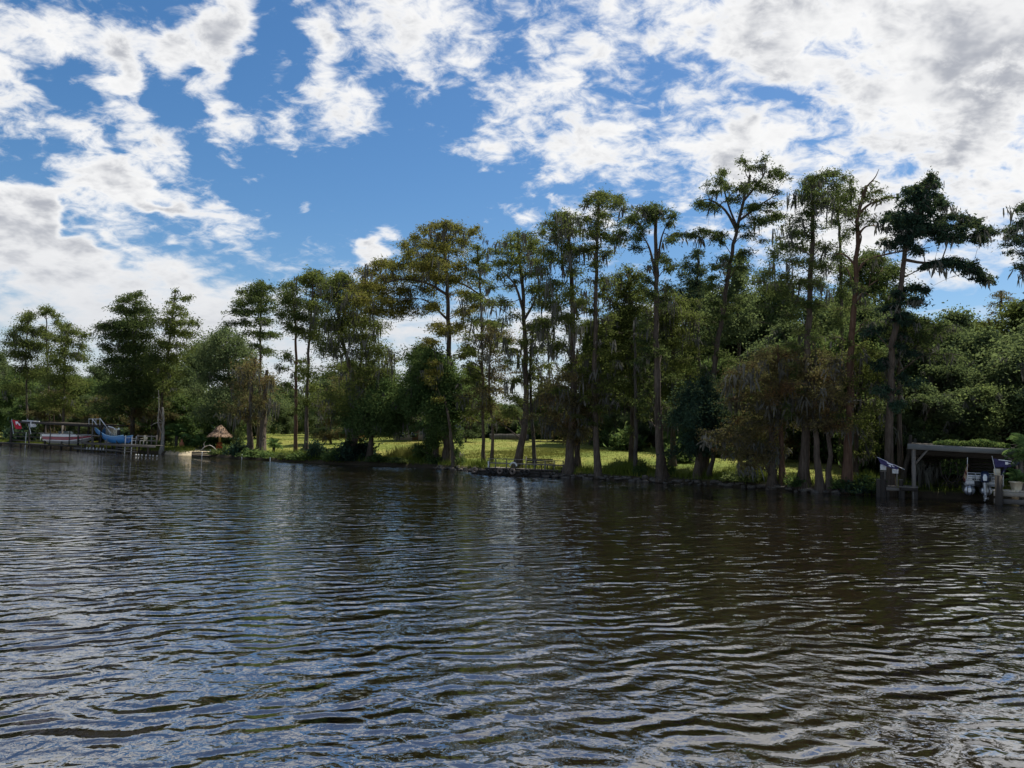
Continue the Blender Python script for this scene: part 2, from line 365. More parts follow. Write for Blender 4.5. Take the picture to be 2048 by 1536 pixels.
# ------------------------------------------------------------------ ground
def ground_build(t, out):
    geo = t.new('ShaderNodeNewGeometry'); P = geo.outputs['Position']
    n = t.noise(P, 0.12, 4, 0.6); n2 = t.noise(P, 1.6, 5, 0.65); n3 = t.noise(P, 9.0, 4, 0.7)
    f = t.m('ADD', t.m('MULTIPLY', n, 0.7), t.m('MULTIPLY', n2, 0.35))
    lawn = t.ramp(f, [(0.36, (0.070, 0.105, 0.018)), (0.52, (0.140, 0.158, 0.030)), (0.68, (0.235, 0.195, 0.055))])
    lawn = t.mix(t.smooth(n3, 0.35, 0.7, 0, 0.5), lawn, (0.065, 0.09, 0.016, 1))
    mud = t.mix(n2, (0.030, 0.024, 0.016, 1), (0.075, 0.060, 0.040, 1))
    s = t.new('ShaderNodeSeparateXYZ'); t.link(P, s.inputs[0])
    k = t.smooth(t.m('ADD', s.outputs[2], t.m('MULTIPLY', n2, 0.25)), 0.40, 0.66)
    col = t.mix(k, mud, lawn)
    principled(t, out, col, 0.95, 0.1, 0, n3, 0.8, 0.05)
GROUND = material('lawn_and_bank', ground_build)
aa = np.concatenate([np.linspace(SA[0], -170, 14)[:-1], np.arange(-170, 60, 1.0), np.linspace(60, SA[-1], 14)])
vv = np.concatenate([[-60, -20, -8, -4, -2, -1, -0.4, -0.2, 0, .15, .35, .6, 1, 1.5], np.arange(2, 12, .8), np.arange(12, 60, 2.0), [65, 80, 100, 140, 220, 400, 900, 2500]])
bb = np.interp(aa, SA, SB)[:, None] + vv[None, :]
gx = aa[:, None] * TAN[0] + bb * NRM[0]; gy = aa[:, None] * TAN[1] + bb * NRM[1]
ground = structure(part('ground', MB().grid(np.stack([gx, gy, ground_z(gx, gy)], -1)), GROUND, None, True))
# ------------------------------------------------------------------ tree growing
def spline(pts, n):
    pts = np.asarray(pts, float); k = len(pts)
    if k == 2: return pts[0] + (pts[1] - pts[0]) * np.linspace(0, 1, n)[:, None]
    P = np.vstack([2 * pts[0] - pts[1], pts, 2 * pts[-1] - pts[-2]])
    t = np.linspace(0, k - 1 - 1e-6, n); i = t.astype(int); f = (t - i)[:, None]
    a, b, c, d = P[i], P[i + 1], P[i + 2], P[i + 3]
    return 0.5 * (2 * b + (c - a) * f + (2 * a - 5 * b + 4 * c - d) * f ** 2 + (3 * b - a - 3 * c + d) * f ** 3)
def leaves(mb, c, d, L, Wd, rng, v=None):
    """diamond-shaped sprays: c positions, d unit directions"""
    n = len(c)
    if n == 0: return
    sd = nz(np.cross(d, rng.normal(size=(n, 3)))); L = L * rng.uniform(0.6, 1.35, n)[:, None]; wd = Wd * rng.uniform(0.6, 1.3, n)[:, None]
    up = np.cross(sd, d) * (L * 0.12)
    P = np.stack([c - d * L * .5, c + sd * wd * .5 + up, c + d * L * .5, c - sd * wd * .5 + up], 1)
    mb.add(P.reshape(-1, 3), np.arange(4 * n).reshape(n, 4), rng.uniform(0, 1, n) if v is None else v)
def moss_strands(mb, pts, rng, lo=0.3, hi=1.3, wd=0.055, per=9, spread=0.16):
    n = len(pts)
    if n == 0: return
    p = np.repeat(pts, per, 0) + rng.normal(size=(n * per, 3)) * [spread, spread, 0.10]
    m_ = len(p); L = (.8 * rng.uniform(lo, hi, n).repeat(per) * rng.uniform(.25, 1.1, m_))[:, None]
    th = rng.uniform(0, math.pi, m_); sd = np.stack([np.cos(th), np.sin(th), 0 * th], 1) * (wd * rng.uniform(.5, 1.4, m_))[:, None]
    j = rng.normal(size=(m_, 3)) * [.10, .10, 0]; dn = np.array([0, 0, -1.0])
    P = np.stack([p - sd * .6, p + sd * .6, p + j + sd + dn * L * .55, p + j - sd + dn * L * .55, p + j * 1.6 + dn * L], 1)
    idx = np.arange(m_)[:, None] * 5
    a = rng.uniform(0, 1, n).repeat(per)
    mb.add(P.reshape(-1, 3), idx + np.array([[0, 1, 2, 3]]), a)
    mb.add(P.reshape(-1, 3), idx + np.array([[3, 2, 4, 4]]), a)
class Grow:
    """one tree: trunk polyline in world space, then leafy pads carried by limbs"""
    def __init__(s, trunk, r0, seed, flare=1.0, rtop=0.04, sides=12):
        s.rng = np.random.default_rng(seed); s.tr = MB(); s.limb = MB(); s.fol = MB(); s.mos = MB(); s.nodes = np.zeros((0, 3)); s.nrad = np.zeros(0)
        n = max(10, int(np.linalg.norm(trunk[-1] - trunk[0]) / 0.8)); s.P = spline(trunk, n)
        s.P[1:-1] += s.rng.normal(size=(n - 2, 3)) * [0.03, 0.05, 0]
        # finer rings at the foot for the buttress
        foot = np.array([0, .05, .12, .25, .45, .7]) ; h = s.P[:, 2] - s.P[0, 2]
        H = np.concatenate([foot[:-1], h[h >= 0.7]]) if h[-1] > 2 else h
        s.P = np.stack([np.interp(H, h, s.P[:, k]) for k in range(3)], 1) if np.all(np.diff(h) > 0) else s.P
        h = s.P[:, 2] - s.P[0, 2]; s.H = h; s.top = h[-1]
        r0 = r0 * 0.60
        s.rad = r0 * (1 - 0.80 * (h / s.top) ** 0.9) + rtop * (h / s.top)
        fl = 1 + flare * (0.42 * np.exp(-h / 0.4) + 0.30 * np.exp(-h / 1.2)); s.rad = s.rad * fl
        ph = s.rng.uniform(0, 6); s.P[0, 2] -= 0.35
        k = s.rng.integers(5, 8)
        fl2 = lambda i, th: 1 + (0.20 * flare * np.exp(-s.H[i] / 0.9))[:, None] * np.cos(k * th + ph)[None, :] + 0.05 * np.sin(3 * th + ph)[None, :]
        s.tr.tube(s.P, s.rad, sides, True, fl2)
    def on_trunk(s, z):
        z = np.clip(z, s.P[1, 2], s.P[-1, 2]); return np.array([np.interp(z, s.P[:, 2], s.P[:, k]) for k in range(3)])
    def trunk_r(s, z): return float(np.interp(z, s.P[:, 2], s.rad))
    def pad(s, c, rx, ry, rz, L=0.30, Wd=0.10, dens=120, droop=0.35, moss=0.0, rise=0.35, limb=True, mlen=(0.3, 1.3), org=None):
        g = s.rng; c = np.asarray(c, float)
        a = s.on_trunk(c[2]); hd = np.linalg.norm((c - a)[:2])
        a = s.on_trunk(c[2] - rise * hd - 0.15) if org is None else np.asarray(org, float)
        inner = c + (a - c) * min(0.75, 0.8 * rx / max(np.linalg.norm(c - a), .01)); inner[2] = c[2] - 0.2 * rz
        ra = s.trunk_r(a[2]) * .55
        if limb and org is None and len(s.nodes):   # spring from a limb already grown where one is nearer than the trunk
            dt = np.linalg.norm((c - s.on_trunk(c[2]))[:2]); dn = np.linalg.norm(s.nodes - c, axis=1)
            tn = np.array([np.interp(s.nodes[:, 2], s.P[:, 2], s.P[:, k]) for k in range(2)]).T
            ok = (np.linalg.norm(s.nodes[:, :2] - tn, axis=1) < dt * .9) & (s.nodes[:, 2] < c[2] + .35 * rx)
            if ok.any():
                i = np.argmin(np.where(ok, dn, 1e9))
                if dn[i] < .85 * np.linalg.norm(c - a): a = s.nodes[i]; ra = s.nrad[i] * .8
            inner = c + (a - c) * min(0.75, 0.8 * rx / max(np.linalg.norm(c - a), .01)); inner[2] = c[2] - 0.2 * rz
        if limb:
            ln = np.linalg.norm(c - a); r = min(ra, 0.020 + 0.013 * ln)
            mid = a + (inner - a) * .5 + np.array([0, 0, 0.10 * ln * (1 if g.random() < .6 else -.4)]) + g.normal(size=3) * 0.05 * ln
            q = spline([a, mid, inner, c + g.normal(size=3) * .1 * rx], 8)
            rr = np.linspace(r, min(r, 0.012), 8); s.limb.tube(q, rr, 5, False)
            s.nodes = np.vstack([s.nodes, q[3:]]); s.nrad = np.concatenate([s.nrad, rr[3:]])
        nt = int(np.clip(5 + 5 * rx, 5, 16)); u = nz(g.normal(size=(nt, 3))) * (g.uniform(.25, 1.45, nt)[:, None] ** .5)
        tips = c + u * [rx, ry, rz]; tips[:, 2] -= 0.18 * rx * (np.hypot(u[:, 0], u[:, 1])) ** 2
        st = inner + (c - inner) * g.uniform(0, .8, nt)[:, None]
        for i in range(nt):
            s.limb.tube([st[i], (st[i] + tips[i]) / 2 + [0, 0, .04 * rx], tips[i]], [.016, .012, .006], 3, False)
        nl = max(8, int(dens * math.pi * rx * max(rz, .5 * rx) * 1.15))
        k = g.integers(0, nt, nl); f = g.uniform(.10, 1.12, nl)[:, None]
        p = st[k] + (tips[k] - st[k]) * f + g.normal(size=(nl, 3)) * [.26 * rx, .26 * ry, .38 * rz]
        p[:, 2] -= np.abs(g.normal(size=nl)) * .10 * rx
        tw = nz(tips[k] - st[k])
        d = nz(tw * .7 + g.normal(size=(nl, 3)) * .6 + np.array([0, 0, -droop]))
        leaves(s.fol, p, d, L, Wd, g, np.clip(g.uniform(0, 1, nl) * .55 + g.uniform(0, .45, nt)[k], 0, 1))
        if limb:   # loose sprigs along the outer limb
            ns = int(nl * .22); f = g.uniform(.40, 1, ns); i = np.minimum((f * 7).astype(int), 6)
            p = q[i] + (q[i + 1] - q[i]) * (f * 7 - i)[:, None] + g.normal(size=(ns, 3)) * [.22 * rx, .22 * rx, .22 * rz]
            leaves(s.fol, p, nz(g.normal(size=(ns, 3)) + np.array([0, 0, -.6])), L, Wd, g)
        if moss > 0:
            nm = g.poisson(moss * .6 * (1.0 + 2.0 * rx))
            if nm: moss_strands(s.mos, c + g.uniform(-1, 1, (nm, 3)) * [rx * .95, ry * .95, rz * .5] - [0, 0, rz * .3], g, mlen[0], mlen[1])
    def finish(s, name, label, cat, leaf, bark, base, group=None, attr=True):
        e = thing(name, label, cat, base, 0, group); inv = -np.asarray(base, float)
        def put(nm, mb, mat, sm, at_=False):
            if not mb.V: return
            mb.V = [v + inv for v in mb.V]; o = part(nm, mb, mat, e, sm, at_)
            if nm != 'trunk': stuff(o)
        put('trunk', s.tr, bark, True); put('limbs', s.limb, bark, True)
        put('foliage', s.fol, leaf, False, True); put('moss', s.mos, MOSS, False, True)
        return e
NTREE = [0]
def tree(label, trunk, v, r0, pads, leaf='cypress', bark=None, dens=120, moss=0.25, back=0.7, flare=1.0, spread=0.9, droop=0.35, extra=None, dead=None, name='cypress_tree', cat='tree', L=None, rise=.35, mlen=(.3, 1.3), limbs=True, lw=.34, top_r=.04, group=None):
    """trunk and pads are read off the photograph in pixels, at the tree's own distance"""
    NTREE[0] += 1; seed = 100 + NTREE[0]; g = np.random.default_rng(seed * 7)
    base = site(trunk[0][0], v); D = depth(base)
    T = [base] + [at(px, py, D + g.normal() * .25) for px, py in trunk[1:]]
    G = Grow(np.array(T), r0, seed, flare, top_r); k = D / F
    L = (L if L else float(np.clip(0.0052 * D, .26, .50))) * .66; dens = dens * 1.5 * (.21 / L) ** (1.15 if D < 80 else 1.6)
    for path in (dead or []):
        P = [at(px, py, D + (q[0] if q else 0)) for px, py, *q in path[1]]
        P[0] = G.on_trunk(P[0][2]) if path[2] else P[0]
        q = spline(P, 10); G.limb.tube(q, np.linspace(path[0], path[0] * .25, 10), 6, False)
        G.nodes = np.vstack([G.nodes, q[2:]]); G.nrad = np.concatenate([G.nrad, np.linspace(path[0], path[0] * .25, 10)[2:]])
    if name == 'cypress_tree' and D < 80 and v < 4 and len(pads) > 5 and trunk[-1][1] < 520:   # sparse sprays all down the stem
        y0 = max(p[1] for p in pads) + 12; T2 = np.array([q for q in trunk[1:]], float)
        for i in range(int(max(0, 850 - y0) / 15)):
            py = y0 + i * 15 + g.normal() * 4; tx = np.interp(-py, -T2[:, 1], T2[:, 0])
            pads = pads + [(tx + g.choice([-1, 1]) * g.uniform(10, 40), py, g.uniform(9, 19), g.uniform(4, 7))]
    T_ = np.array([(q[0], q[1]) for q in trunk[1:]], float)
    pads = sorted(pads, key=lambda p: abs(p[0] - np.interp(-p[1], -T_[:, 1], T_[:, 0])))
    for p in pads:
        px, py, rx, ry = p[:4]; rx *= k * (1.2 if D < 80 else 1.05); ry *= k * (1.4 if D < 80 else 1.2)
        off = g.uniform(-1, 1) * spread * (1.0 + rx)
        G.pad(at(px, py, D + off), rx, rx * 1.0, ry, L, L * lw, dens, droop, moss, rise, limbs, mlen)
        if D < 80 and len(pads) > 8 and g.random() < .6:   # wisps beyond the main boughs
            sg = g.choice([-1, 1]); G.pad(at(px + sg * p[2] * g.uniform(1.2, 2.0), py + p[3] * g.uniform(.2, 1.8), D + off * .5 + g.normal() * .5), rx * .75, rx * .75, ry * .7, L, L * lw, dens * .55, droop, moss, rise, limbs, mlen)
        if g.random() < back:
            off2 = (1 if off < 0 else -1) * g.uniform(.5, 1.3) * spread * (1.3 + rx)
            G.pad(at(px + g.normal() * p[2] * .35, py + g.normal() * p[3] * .4, D + off2), rx * g.uniform(.7, 1.1), rx * g.uniform(.7, 1.1), ry * g.uniform(.8, 1.1), L, L * lw, dens, droop, moss, rise, limbs, mlen)
    if extra: extra(G, D, k)
    return G.finish(name, label, cat, LEAF[leaf], bark or BARK, base, group)
def fill(x0, y0, x1, y1, n, rx, ry, seed):
    g = np.random.default_rng(seed); q = []
    for i in range(n):
        f = (i + .5) / n
        q.append((g.uniform(x0, x1), y0 + (y1 - y0) * f + g.normal() * 4, rx * g.uniform(.7, 1.3), ry * g.uniform(.7, 1.3)))
    return q
# ------------------------------------------------------------------ the trees along the bank, left to right
tree('slim cypress hung with moss above the red flag at the far left', [(52, 0), (53, 760), (52, 690), (58, 622)], 4, .32,
     [(60, 628, 18, 8), (48, 636, 16, 8), (45, 655, 26, 9), (22, 668, 18, 8), (78, 664, 18, 9), (20, 684, 24, 8), (55, 684, 30, 10), (84, 690, 22, 9), (28, 704, 26, 9), (60, 712, 26, 10), (40, 735, 30, 10), (70, 745, 26, 10), (30, 770, 26, 12)], moss=.6, mlen=(.6, 2.6))
tree('thin cypress with a small open topknot, second from the left edge', [(97, 0), (96, 760), (94, 700), (92, 612)], 6, .24,
     [(92, 618, 14, 6), (84, 626, 9, 5), (112, 630, 11, 6), (104, 622, 10, 5), (116, 642, 8, 5), (85, 655, 12, 6), (100, 668, 15, 7), (90, 690, 20, 9), (105, 712, 20, 9), (85, 735, 22, 10)], moss=.1)
tree('cypress with a rounded layered crown behind the left boat shelter', [(126, 0), (127, 800), (131, 700), (138, 648)], 3, .34,
     [(136, 650, 12, 7), (120, 655, 20, 8), (152, 662, 18, 8), (168, 672, 12, 7), (108, 676, 20, 8), (140, 680, 24, 9), (165, 690, 14, 8), (115, 700, 24, 9), (150, 708, 24, 9), (170, 716, 12, 6), (105, 722, 24, 10), (140, 735, 26, 10), (100, 755, 30, 12), (150, 762, 28, 12), (120, 790, 35, 14), (85, 800, 30, 14), (150, 810, 25, 12)], moss=.2)
tree('broad dark cypress with drooping layered boughs left of the thatched hut', [(262, 0), (266, 780), (268, 680), (272, 585)], 2.5, .5,
     [(272, 588, 14, 7), (258, 592, 15, 6), (246, 598, 16, 6), (278, 604, 22, 8), (240, 615, 22, 6), (255, 625, 24, 8), (290, 622, 24, 9), (205, 652, 22, 6), (222, 648, 20, 7), (235, 644, 26, 9), (268, 645, 32, 10), (300, 642, 26, 10), (225, 668, 26, 9), (258, 668, 34, 11), (300, 668, 34, 11), (210, 690, 18, 8), (240, 692, 32, 11), (285, 692, 38, 12), (225, 715, 28, 10), (265, 718, 40, 13), (308, 712, 30, 11), (235, 740, 34, 12), (285, 745, 44, 14), (225, 768, 34, 12), (270, 772, 46, 14), (310, 765, 32, 12), (240, 795, 40, 14), (295, 798, 40, 14), (215, 815, 30, 12)], leaf='cypress_dark', dens=150)
tree('cypress with a tall bare leader and tufted top beside the broad dark one', [(312, 0), (328, 760), (340, 680), (351, 580)], 3.5, .36,
     [(351, 582, 7, 6), (350, 596, 12, 5), (372, 598, 12, 5), (382, 594, 8, 5), (340, 605, 14, 6), (362, 612, 18, 7), (345, 622, 24, 8), (376, 628, 16, 7), (330, 640, 24, 8), (365, 642, 26, 9), (392, 645, 14, 8), (345, 660, 28, 10), (380, 665, 24, 9), (330, 685, 30, 10), (370, 690, 28, 10), (345, 712, 30, 11), (325, 740, 30, 11), (360, 745, 24, 10), (340, 775, 28, 12)], leaf='cypress')
tree('pale barked half dead snag with crooked branch stubs by the left dock', [(322, 0), (326, 862), (327, 836), (325, 815)], 0.3, .34, [], flare=.9, top_r=.06,
     dead=[(.10, [(318, 870), (316, 845), (318, 815), (317, 780)], 1), (.07, [(326, 846), (312, 846), (300, 852)], 1), (.06, [(318, 838, .2), (330, 848, .3)], 0), (.05, [(328, 838), (322, 828), (319, 818)], 1)], name='dead_snag', bark=barkmat('pale_bark', (0.20, 0.185, 0.16), (0.34, 0.32, 0.28)))
tree('yellowish green rounded tree behind the thatched hut', [(470, 0), (462, 790), (455, 720), (450, 670)], 9, .3,
     [(450, 662, 24, 12), (425, 675, 26, 13), (475, 678, 26, 13), (410, 695, 26, 14), (448, 695, 32, 15), (490, 700, 26, 14), (400, 720, 26, 14), (435, 722, 34, 16), (475, 728, 34, 16), (510, 730, 24, 14), (410, 750, 34, 16), (455, 756, 36, 17), (500, 762, 34, 16), (395, 780, 26, 15), (430, 790, 36, 16), (480, 795, 36, 16), (525, 780, 24, 14), (405, 815, 30, 16), (460, 825, 34, 16)], leaf='wood', flare=.3, moss=.15, name='broadleaf_tree', L=.42, lw=.5)
tree('moss draped grey tree with two thick trunks right of the thatched hut', [(498, 0), (500, 820), (505, 760), (512, 715)], 1.5, .55,
     [(505, 730, 30, 14), (480, 760, 30, 14), (525, 755, 28, 14), (490, 795, 32, 15), (530, 800, 28, 14), (465, 820, 30, 14), (515, 830, 30, 14)], leaf='cypress_rust', moss=1.6, mlen=(.8, 2.8), dens=90,
     extra=lambda G, D, k: G.tr.tube(spline([site(524, 1.8) - [0, 0, .3], at(526, 850, D), at(530, 790, D), at(534, 740, D)], 10), np.linspace(.42, .16, 10), 10))
tree('tall cypress with tiered dark boughs rising left of the two straight trunks', [(514, 0), (520, 780), (521, 650), (522, 562)], 5, .34,
     [(522, 566, 18, 8), (505, 572, 16, 7), (538, 574, 16, 7), (490, 580, 14, 6), (520, 584, 26, 9), (500, 597, 24, 8), (478, 606, 16, 6), (540, 600, 18, 8), (470, 622, 16, 6), (492, 620, 22, 7), (525, 616, 24, 8), (550, 615, 12, 6), (462, 646, 16, 6), (482, 642, 22, 7), (515, 640, 24, 8), (540, 640, 16, 7), (498, 664, 22, 7), (525, 668, 18, 7), (552, 668, 16, 5), (535, 700, 18, 7), (510, 690, 14, 6)], leaf='cypress_dark', dens=150)
tree('straight brown trunked tree with a dark round top standing on the lawn edge', [(590, 0), (592, 780), (591, 660), (583, 566)], 2.5, .33,
     [(580, 566, 16, 9), (565, 572, 16, 9), (595, 578, 18, 10), (572, 588, 22, 11), (598, 602, 22, 11), (565, 605, 18, 9), (585, 622, 26, 11), (558, 628, 14, 8), (608, 632, 18, 9), (575, 648, 20, 9), (600, 660, 18, 8), (570, 710, 16, 8), (608, 722, 18, 8), (562, 735, 14, 8), (600, 755, 16, 8), (575, 770, 14, 7)], leaf='cypress_dark', dens=140, flare=.4, bark=BARKRED, moss=.1)
tree('second straight trunk, half hidden by ivy, beside the brown trunked tree', [(612, 0), (614, 800), (618, 690), (628, 550)], 2, .34,
     [(628, 546, 18, 8), (610, 552, 16, 7), (645, 556, 16, 8), (600, 562, 12, 6), (632, 566, 22, 9), (655, 572, 18, 8), (640, 588, 26, 10), (665, 594, 20, 9), (620, 605, 22, 9), (650, 615, 26, 10), (630, 640, 26, 10), (660, 650, 24, 10), (640, 670, 26, 10), (615, 745, 20, 10), (630, 775, 22, 11), (612, 800, 20, 10)], leaf='cypress', moss=.5, mlen=(.5, 2))
tree('leaning dark moss draped cypress with a wide crown left of the green oak', [(706, 0), (715, 800), (700, 735), (680, 660), (672, 560)], 1.5, .5,
     [(672, 556, 20, 8), (690, 552, 16, 7), (655, 566, 18, 8), (705, 565, 20, 8), (680, 575, 28, 10), (715, 585, 24, 9), (735, 572, 20, 8), (690, 605, 30, 11), (725, 608, 28, 10), (700, 635, 32, 11), (735, 640, 28, 11), (670, 640, 24, 10), (760, 650, 24, 10), (690, 665, 34, 12), (735, 675, 34, 12), (655, 690, 26, 11), (710, 700, 34, 13), (760, 700, 26, 12), (665, 730, 28, 12), (730, 740, 34, 13), (770, 745, 24, 12), (690, 765, 32, 13), (740, 785, 32, 13), (660, 790, 28, 12), (700, 815, 30, 13)], leaf='cypress', moss=1.1, mlen=(.6, 2.6), dens=110,
     dead=[(.20, [(710, 770), (722, 725), (725, 670)], 1)])
tree('great spreading golden green cypress with long level limbs, widest of all', [(893, 0), (897, 780), (898, 700), (896, 610), (893, 540), (886, 462)], 1.5, .55,
     [(886, 446, 16, 7), (862, 450, 14, 6), (905, 450, 16, 7), (925, 456, 18, 8), (945, 462, 12, 7), (842, 462, 14, 6), (958, 455, 8, 5), (828, 474, 14, 6), (870, 470, 22, 8), (905, 474, 24, 9), (935, 480, 18, 8), (808, 486, 14, 6), (845, 488, 22, 8), (880, 495, 24, 9), (920, 500, 24, 9), (815, 505, 20, 8), (855, 510, 26, 9), (770, 522, 18, 7), (750, 528, 18, 7), (795, 528, 24, 8), (835, 530, 28, 9), (880, 524, 28, 9), (925, 526, 26, 9), (718, 540, 14, 6), (735, 546, 18, 7), (770, 550, 26, 8), (815, 552, 30, 9), (865, 552, 30, 9), (905, 555, 26, 9), (725, 566, 22, 7), (755, 574, 28, 8), (795, 576, 30, 9), (845, 578, 30, 9), (720, 594, 28, 8), (765, 600, 30, 8), (815, 602, 28, 8), (925, 585, 20, 8), (740, 618, 26, 8), (790, 622, 24, 8), (860, 612, 20, 8), (935, 620, 20, 8), (960, 610, 18, 7), (880, 650, 20, 8), (920, 655, 22, 8)], leaf='cypress_gold', moss=.4, mlen=(.5, 2.2), rise=.30, dens=130, spread=1.6,
     dead=[(.15, [(893, 590), (850, 565), (790, 560), (730, 585)], 1), (.13, [(895, 640), (850, 600), (800, 600)], 1), (.11, [(893, 560), (930, 570), (975, 600), (1035, 640)], 1)])
tree('slender green cypress standing just right of the great spreading one', [(967, 0), (966, 800), (964, 700), (962, 600), (955, 490)], 2, .24,
     [(955, 494, 12, 6), (965, 510, 14, 7), (948, 520, 14, 7), (970, 535, 16, 7), (945, 548, 16, 7), (975, 565, 16, 7), (950, 590, 18, 7), (985, 605, 18, 6), (945, 640, 18, 6), (985, 645, 20, 6), (955, 670, 20, 7), (940, 700, 18, 7), (985, 690, 18, 6)], leaf='cypress', moss=.4, droop=.5)
tree('crooked thin cypress with rusty drooping boughs behind the fishing deck', [(983, 0), (985, 850), (978, 760), (982, 690), (990, 650)], 2, .22,
     [(985, 660, 24, 8), (1010, 668, 20, 7), (965, 675, 20, 8), (1025, 678, 14, 6), (990, 700, 26, 9), (960, 715, 22, 9), (1010, 730, 22, 8), (975, 750, 26, 10), (1000, 775, 24, 10), (955, 780, 22, 10), (980, 810, 24, 10), (1005, 835, 20, 9)], leaf='cypress_rust', moss=.9, mlen=(.6, 2.2), dens=100)
tree('stout leaning trunk with peeling bark rising through the fishing deck', [(1035, 0), (1050, 845), (1052, 760), (1050, 680), (1046, 600), (1036, 470)], .9, .46,
     [(1036, 466, 18, 7), (1018, 474, 18, 7), (1055, 472, 18, 8), (1072, 482, 14, 7), (1002, 486, 16, 7), (1035, 490, 24, 8), (1065, 498, 20, 8), (990, 502, 14, 6), (1015, 508, 20, 8), (1045, 515, 22, 8), (1000, 526, 20, 8), (1070, 520, 18, 8), (1030, 538, 22, 8), (995, 550, 16, 7), (1065, 548, 20, 8), (1015, 570, 18, 7), (1075, 575, 20, 8), (1000, 600, 16, 6), (1080, 605, 20, 8), (1030, 630, 18, 7), (1085, 640, 18, 8)], leaf='cypress', moss=.5, mlen=(.5, 2), rise=.5,
     dead=[(.14, [(1048, 620), (1030, 570), (1005, 545)], 1), (.13, [(1048, 640), (1070, 600), (1078, 560)], 1)])
tree('slim dark trunk leaning left, close beside the peeling one', [(1070, 0), (1062, 820), (1061, 730), (1065, 660)], 2, .26,
     [(1068, 660, 22, 8), (1090, 672, 18, 7), (1050, 680, 18, 7), (1085, 700, 22, 8), (1055, 715, 20, 8), (1095, 730, 22, 9), (1075, 755, 24, 9), (1100, 770, 20, 9)], leaf='cypress', moss=1.0, mlen=(.6, 2.4), bark=BARKDARK, flare=.6, dens=90)
tree('thick trunked cypress with rusty skirts at the right end of the deck', [(1138, 0), (1146, 800), (1145, 700), (1143, 560), (1132, 430)], .6, .52,
     [(1132, 428, 18, 7), (1110, 434, 18, 7), (1092, 446, 16, 7), (1155, 436, 16, 8), (1120, 452, 22, 9), (1080, 462, 12, 6), (1145, 460, 20, 9), (1105, 475, 22, 9), (1135, 490, 24, 9), (1090, 500, 20, 8), (1160, 500, 18, 8), (1115, 520, 24, 9), (1080, 535, 18, 8), (1150, 540, 22, 9), (1100, 565, 26, 9), (1075, 575, 20, 8), (1140, 580, 26, 10), (1095, 605, 26, 9), (1165, 605, 20, 9), (1125, 630, 28, 10), (1085, 645, 24, 9), (1150, 655, 26, 10), (1110, 685, 26, 10)], leaf='cypress', moss=.8, mlen=(.6, 2.4), rise=.4)
tree('low rusty cypress sprays drooping about the thick trunk at the deck end', [(1152, 0), (1156, 880), (1150, 800), (1146, 745)], 1.4, .30,
     [(1140, 752, 24, 9), (1105, 770, 24, 9), (1175, 765, 20, 9), (1085, 792, 24, 10), (1130, 795, 28, 11), (1170, 800, 24, 11), (1100, 822, 28, 11), (1150, 830, 28, 11), (1120, 850, 26, 11), (1165, 858, 26, 11), (1185, 830, 22, 10), (1140, 875, 22, 9), (1098, 850, 18, 9)], leaf='cypress_rust', moss=1.2, mlen=(.4, 1.6), droop=.7)
tree('tall straight pole of a cypress topping its neighbours right of the deck', [(1197, 0), (1189, 800), (1191, 650), (1192, 520), (1200, 384)], .5, .38,
     [(1200, 384, 16, 7), (1185, 392, 14, 6), (1218, 388, 16, 7), (1238, 396, 12, 7), (1205, 402, 22, 8), (1178, 404, 10, 6), (1230, 412, 18, 7), (1192, 422, 18, 8), (1215, 430, 18, 8), (1170, 436, 14, 7), (1200, 448, 20, 8), (1180, 464, 18, 8), (1215, 470, 18, 8), (1195, 490, 20, 8), (1172, 500, 14, 7), (1215, 505, 18, 8), (1190, 525, 18, 8), (1210, 555, 18, 8), (1175, 560, 16, 7), (1200, 590, 18, 7)], leaf='cypress', moss=.35, rise=.5)
tree('olive cypress clothed in level sprays from mid height down to the lawn', [(1262, 0), (1265, 800), (1262, 680), (1258, 535)], 5, .32,
     [(1258, 538, 18, 8), (1240, 548, 18, 8), (1278, 550, 18, 8), (1225, 562, 16, 8), (1258, 565, 28, 9), (1288, 575, 20, 8), (1238, 585, 28, 9), (1272, 595, 28, 9), (1220, 605, 22, 9), (1255, 615, 32, 10), (1290, 618, 24, 9), (1232, 638, 30, 10), (1270, 645, 32, 10), (1215, 660, 24, 9), (1250, 672, 34, 11), (1285, 675, 28, 10), (1228, 700, 30, 11), (1265, 710, 32, 11), (1240, 735, 32, 11), (1280, 745, 26, 11), (1222, 760, 28, 11), (1258, 775, 30, 11)], leaf='cypress', moss=.4, mlen=(.4, 1.8), dens=130)
tree('thin straight dark trunk with tufts of new leaf near its foot', [(1273, 0), (1271, 800), (1269, 690), (1268, 640)], .8, .24,
     [(1250, 800, 16, 8), (1290, 790, 18, 8), (1285, 830, 14, 7), (1262, 860, 10, 7), (1282, 925, 8, 6)], leaf='cypress', bark=BARKDARK, moss=.5)
tree('tall cypress with a parasol top and buttressed foot in the middle of the bank', [(1325, 0), (1316, 840), (1313, 700), (1312, 560), (1312, 415)], .4, .50,
     [(1308, 412, 18, 7), (1290, 418, 16, 7), (1328, 420, 16, 7), (1345, 432, 10, 7), (1340, 446, 10, 6), (1272, 432, 16, 7), (1255, 440, 14, 6), (1305, 430, 22, 8), (1285, 455, 18, 8), (1275, 472, 16, 7), (1240, 462, 16, 7), (1225, 478, 16, 7), (1340, 478, 16, 6), (1355, 470, 14, 5), (1375, 468, 12, 4), (1262, 495, 18, 7), (1330, 520, 18, 8), (1345, 535, 14, 7), (1290, 560, 18, 8), (1335, 575, 20, 8)], leaf='cypress_dark', moss=.4, rise=.7, back=.7, dens=160,
     dead=[(.12, [(1312, 560), (1300, 500), (1285, 470)], 1), (.10, [(1313, 540), (1322, 480), (1335, 445)], 1)])
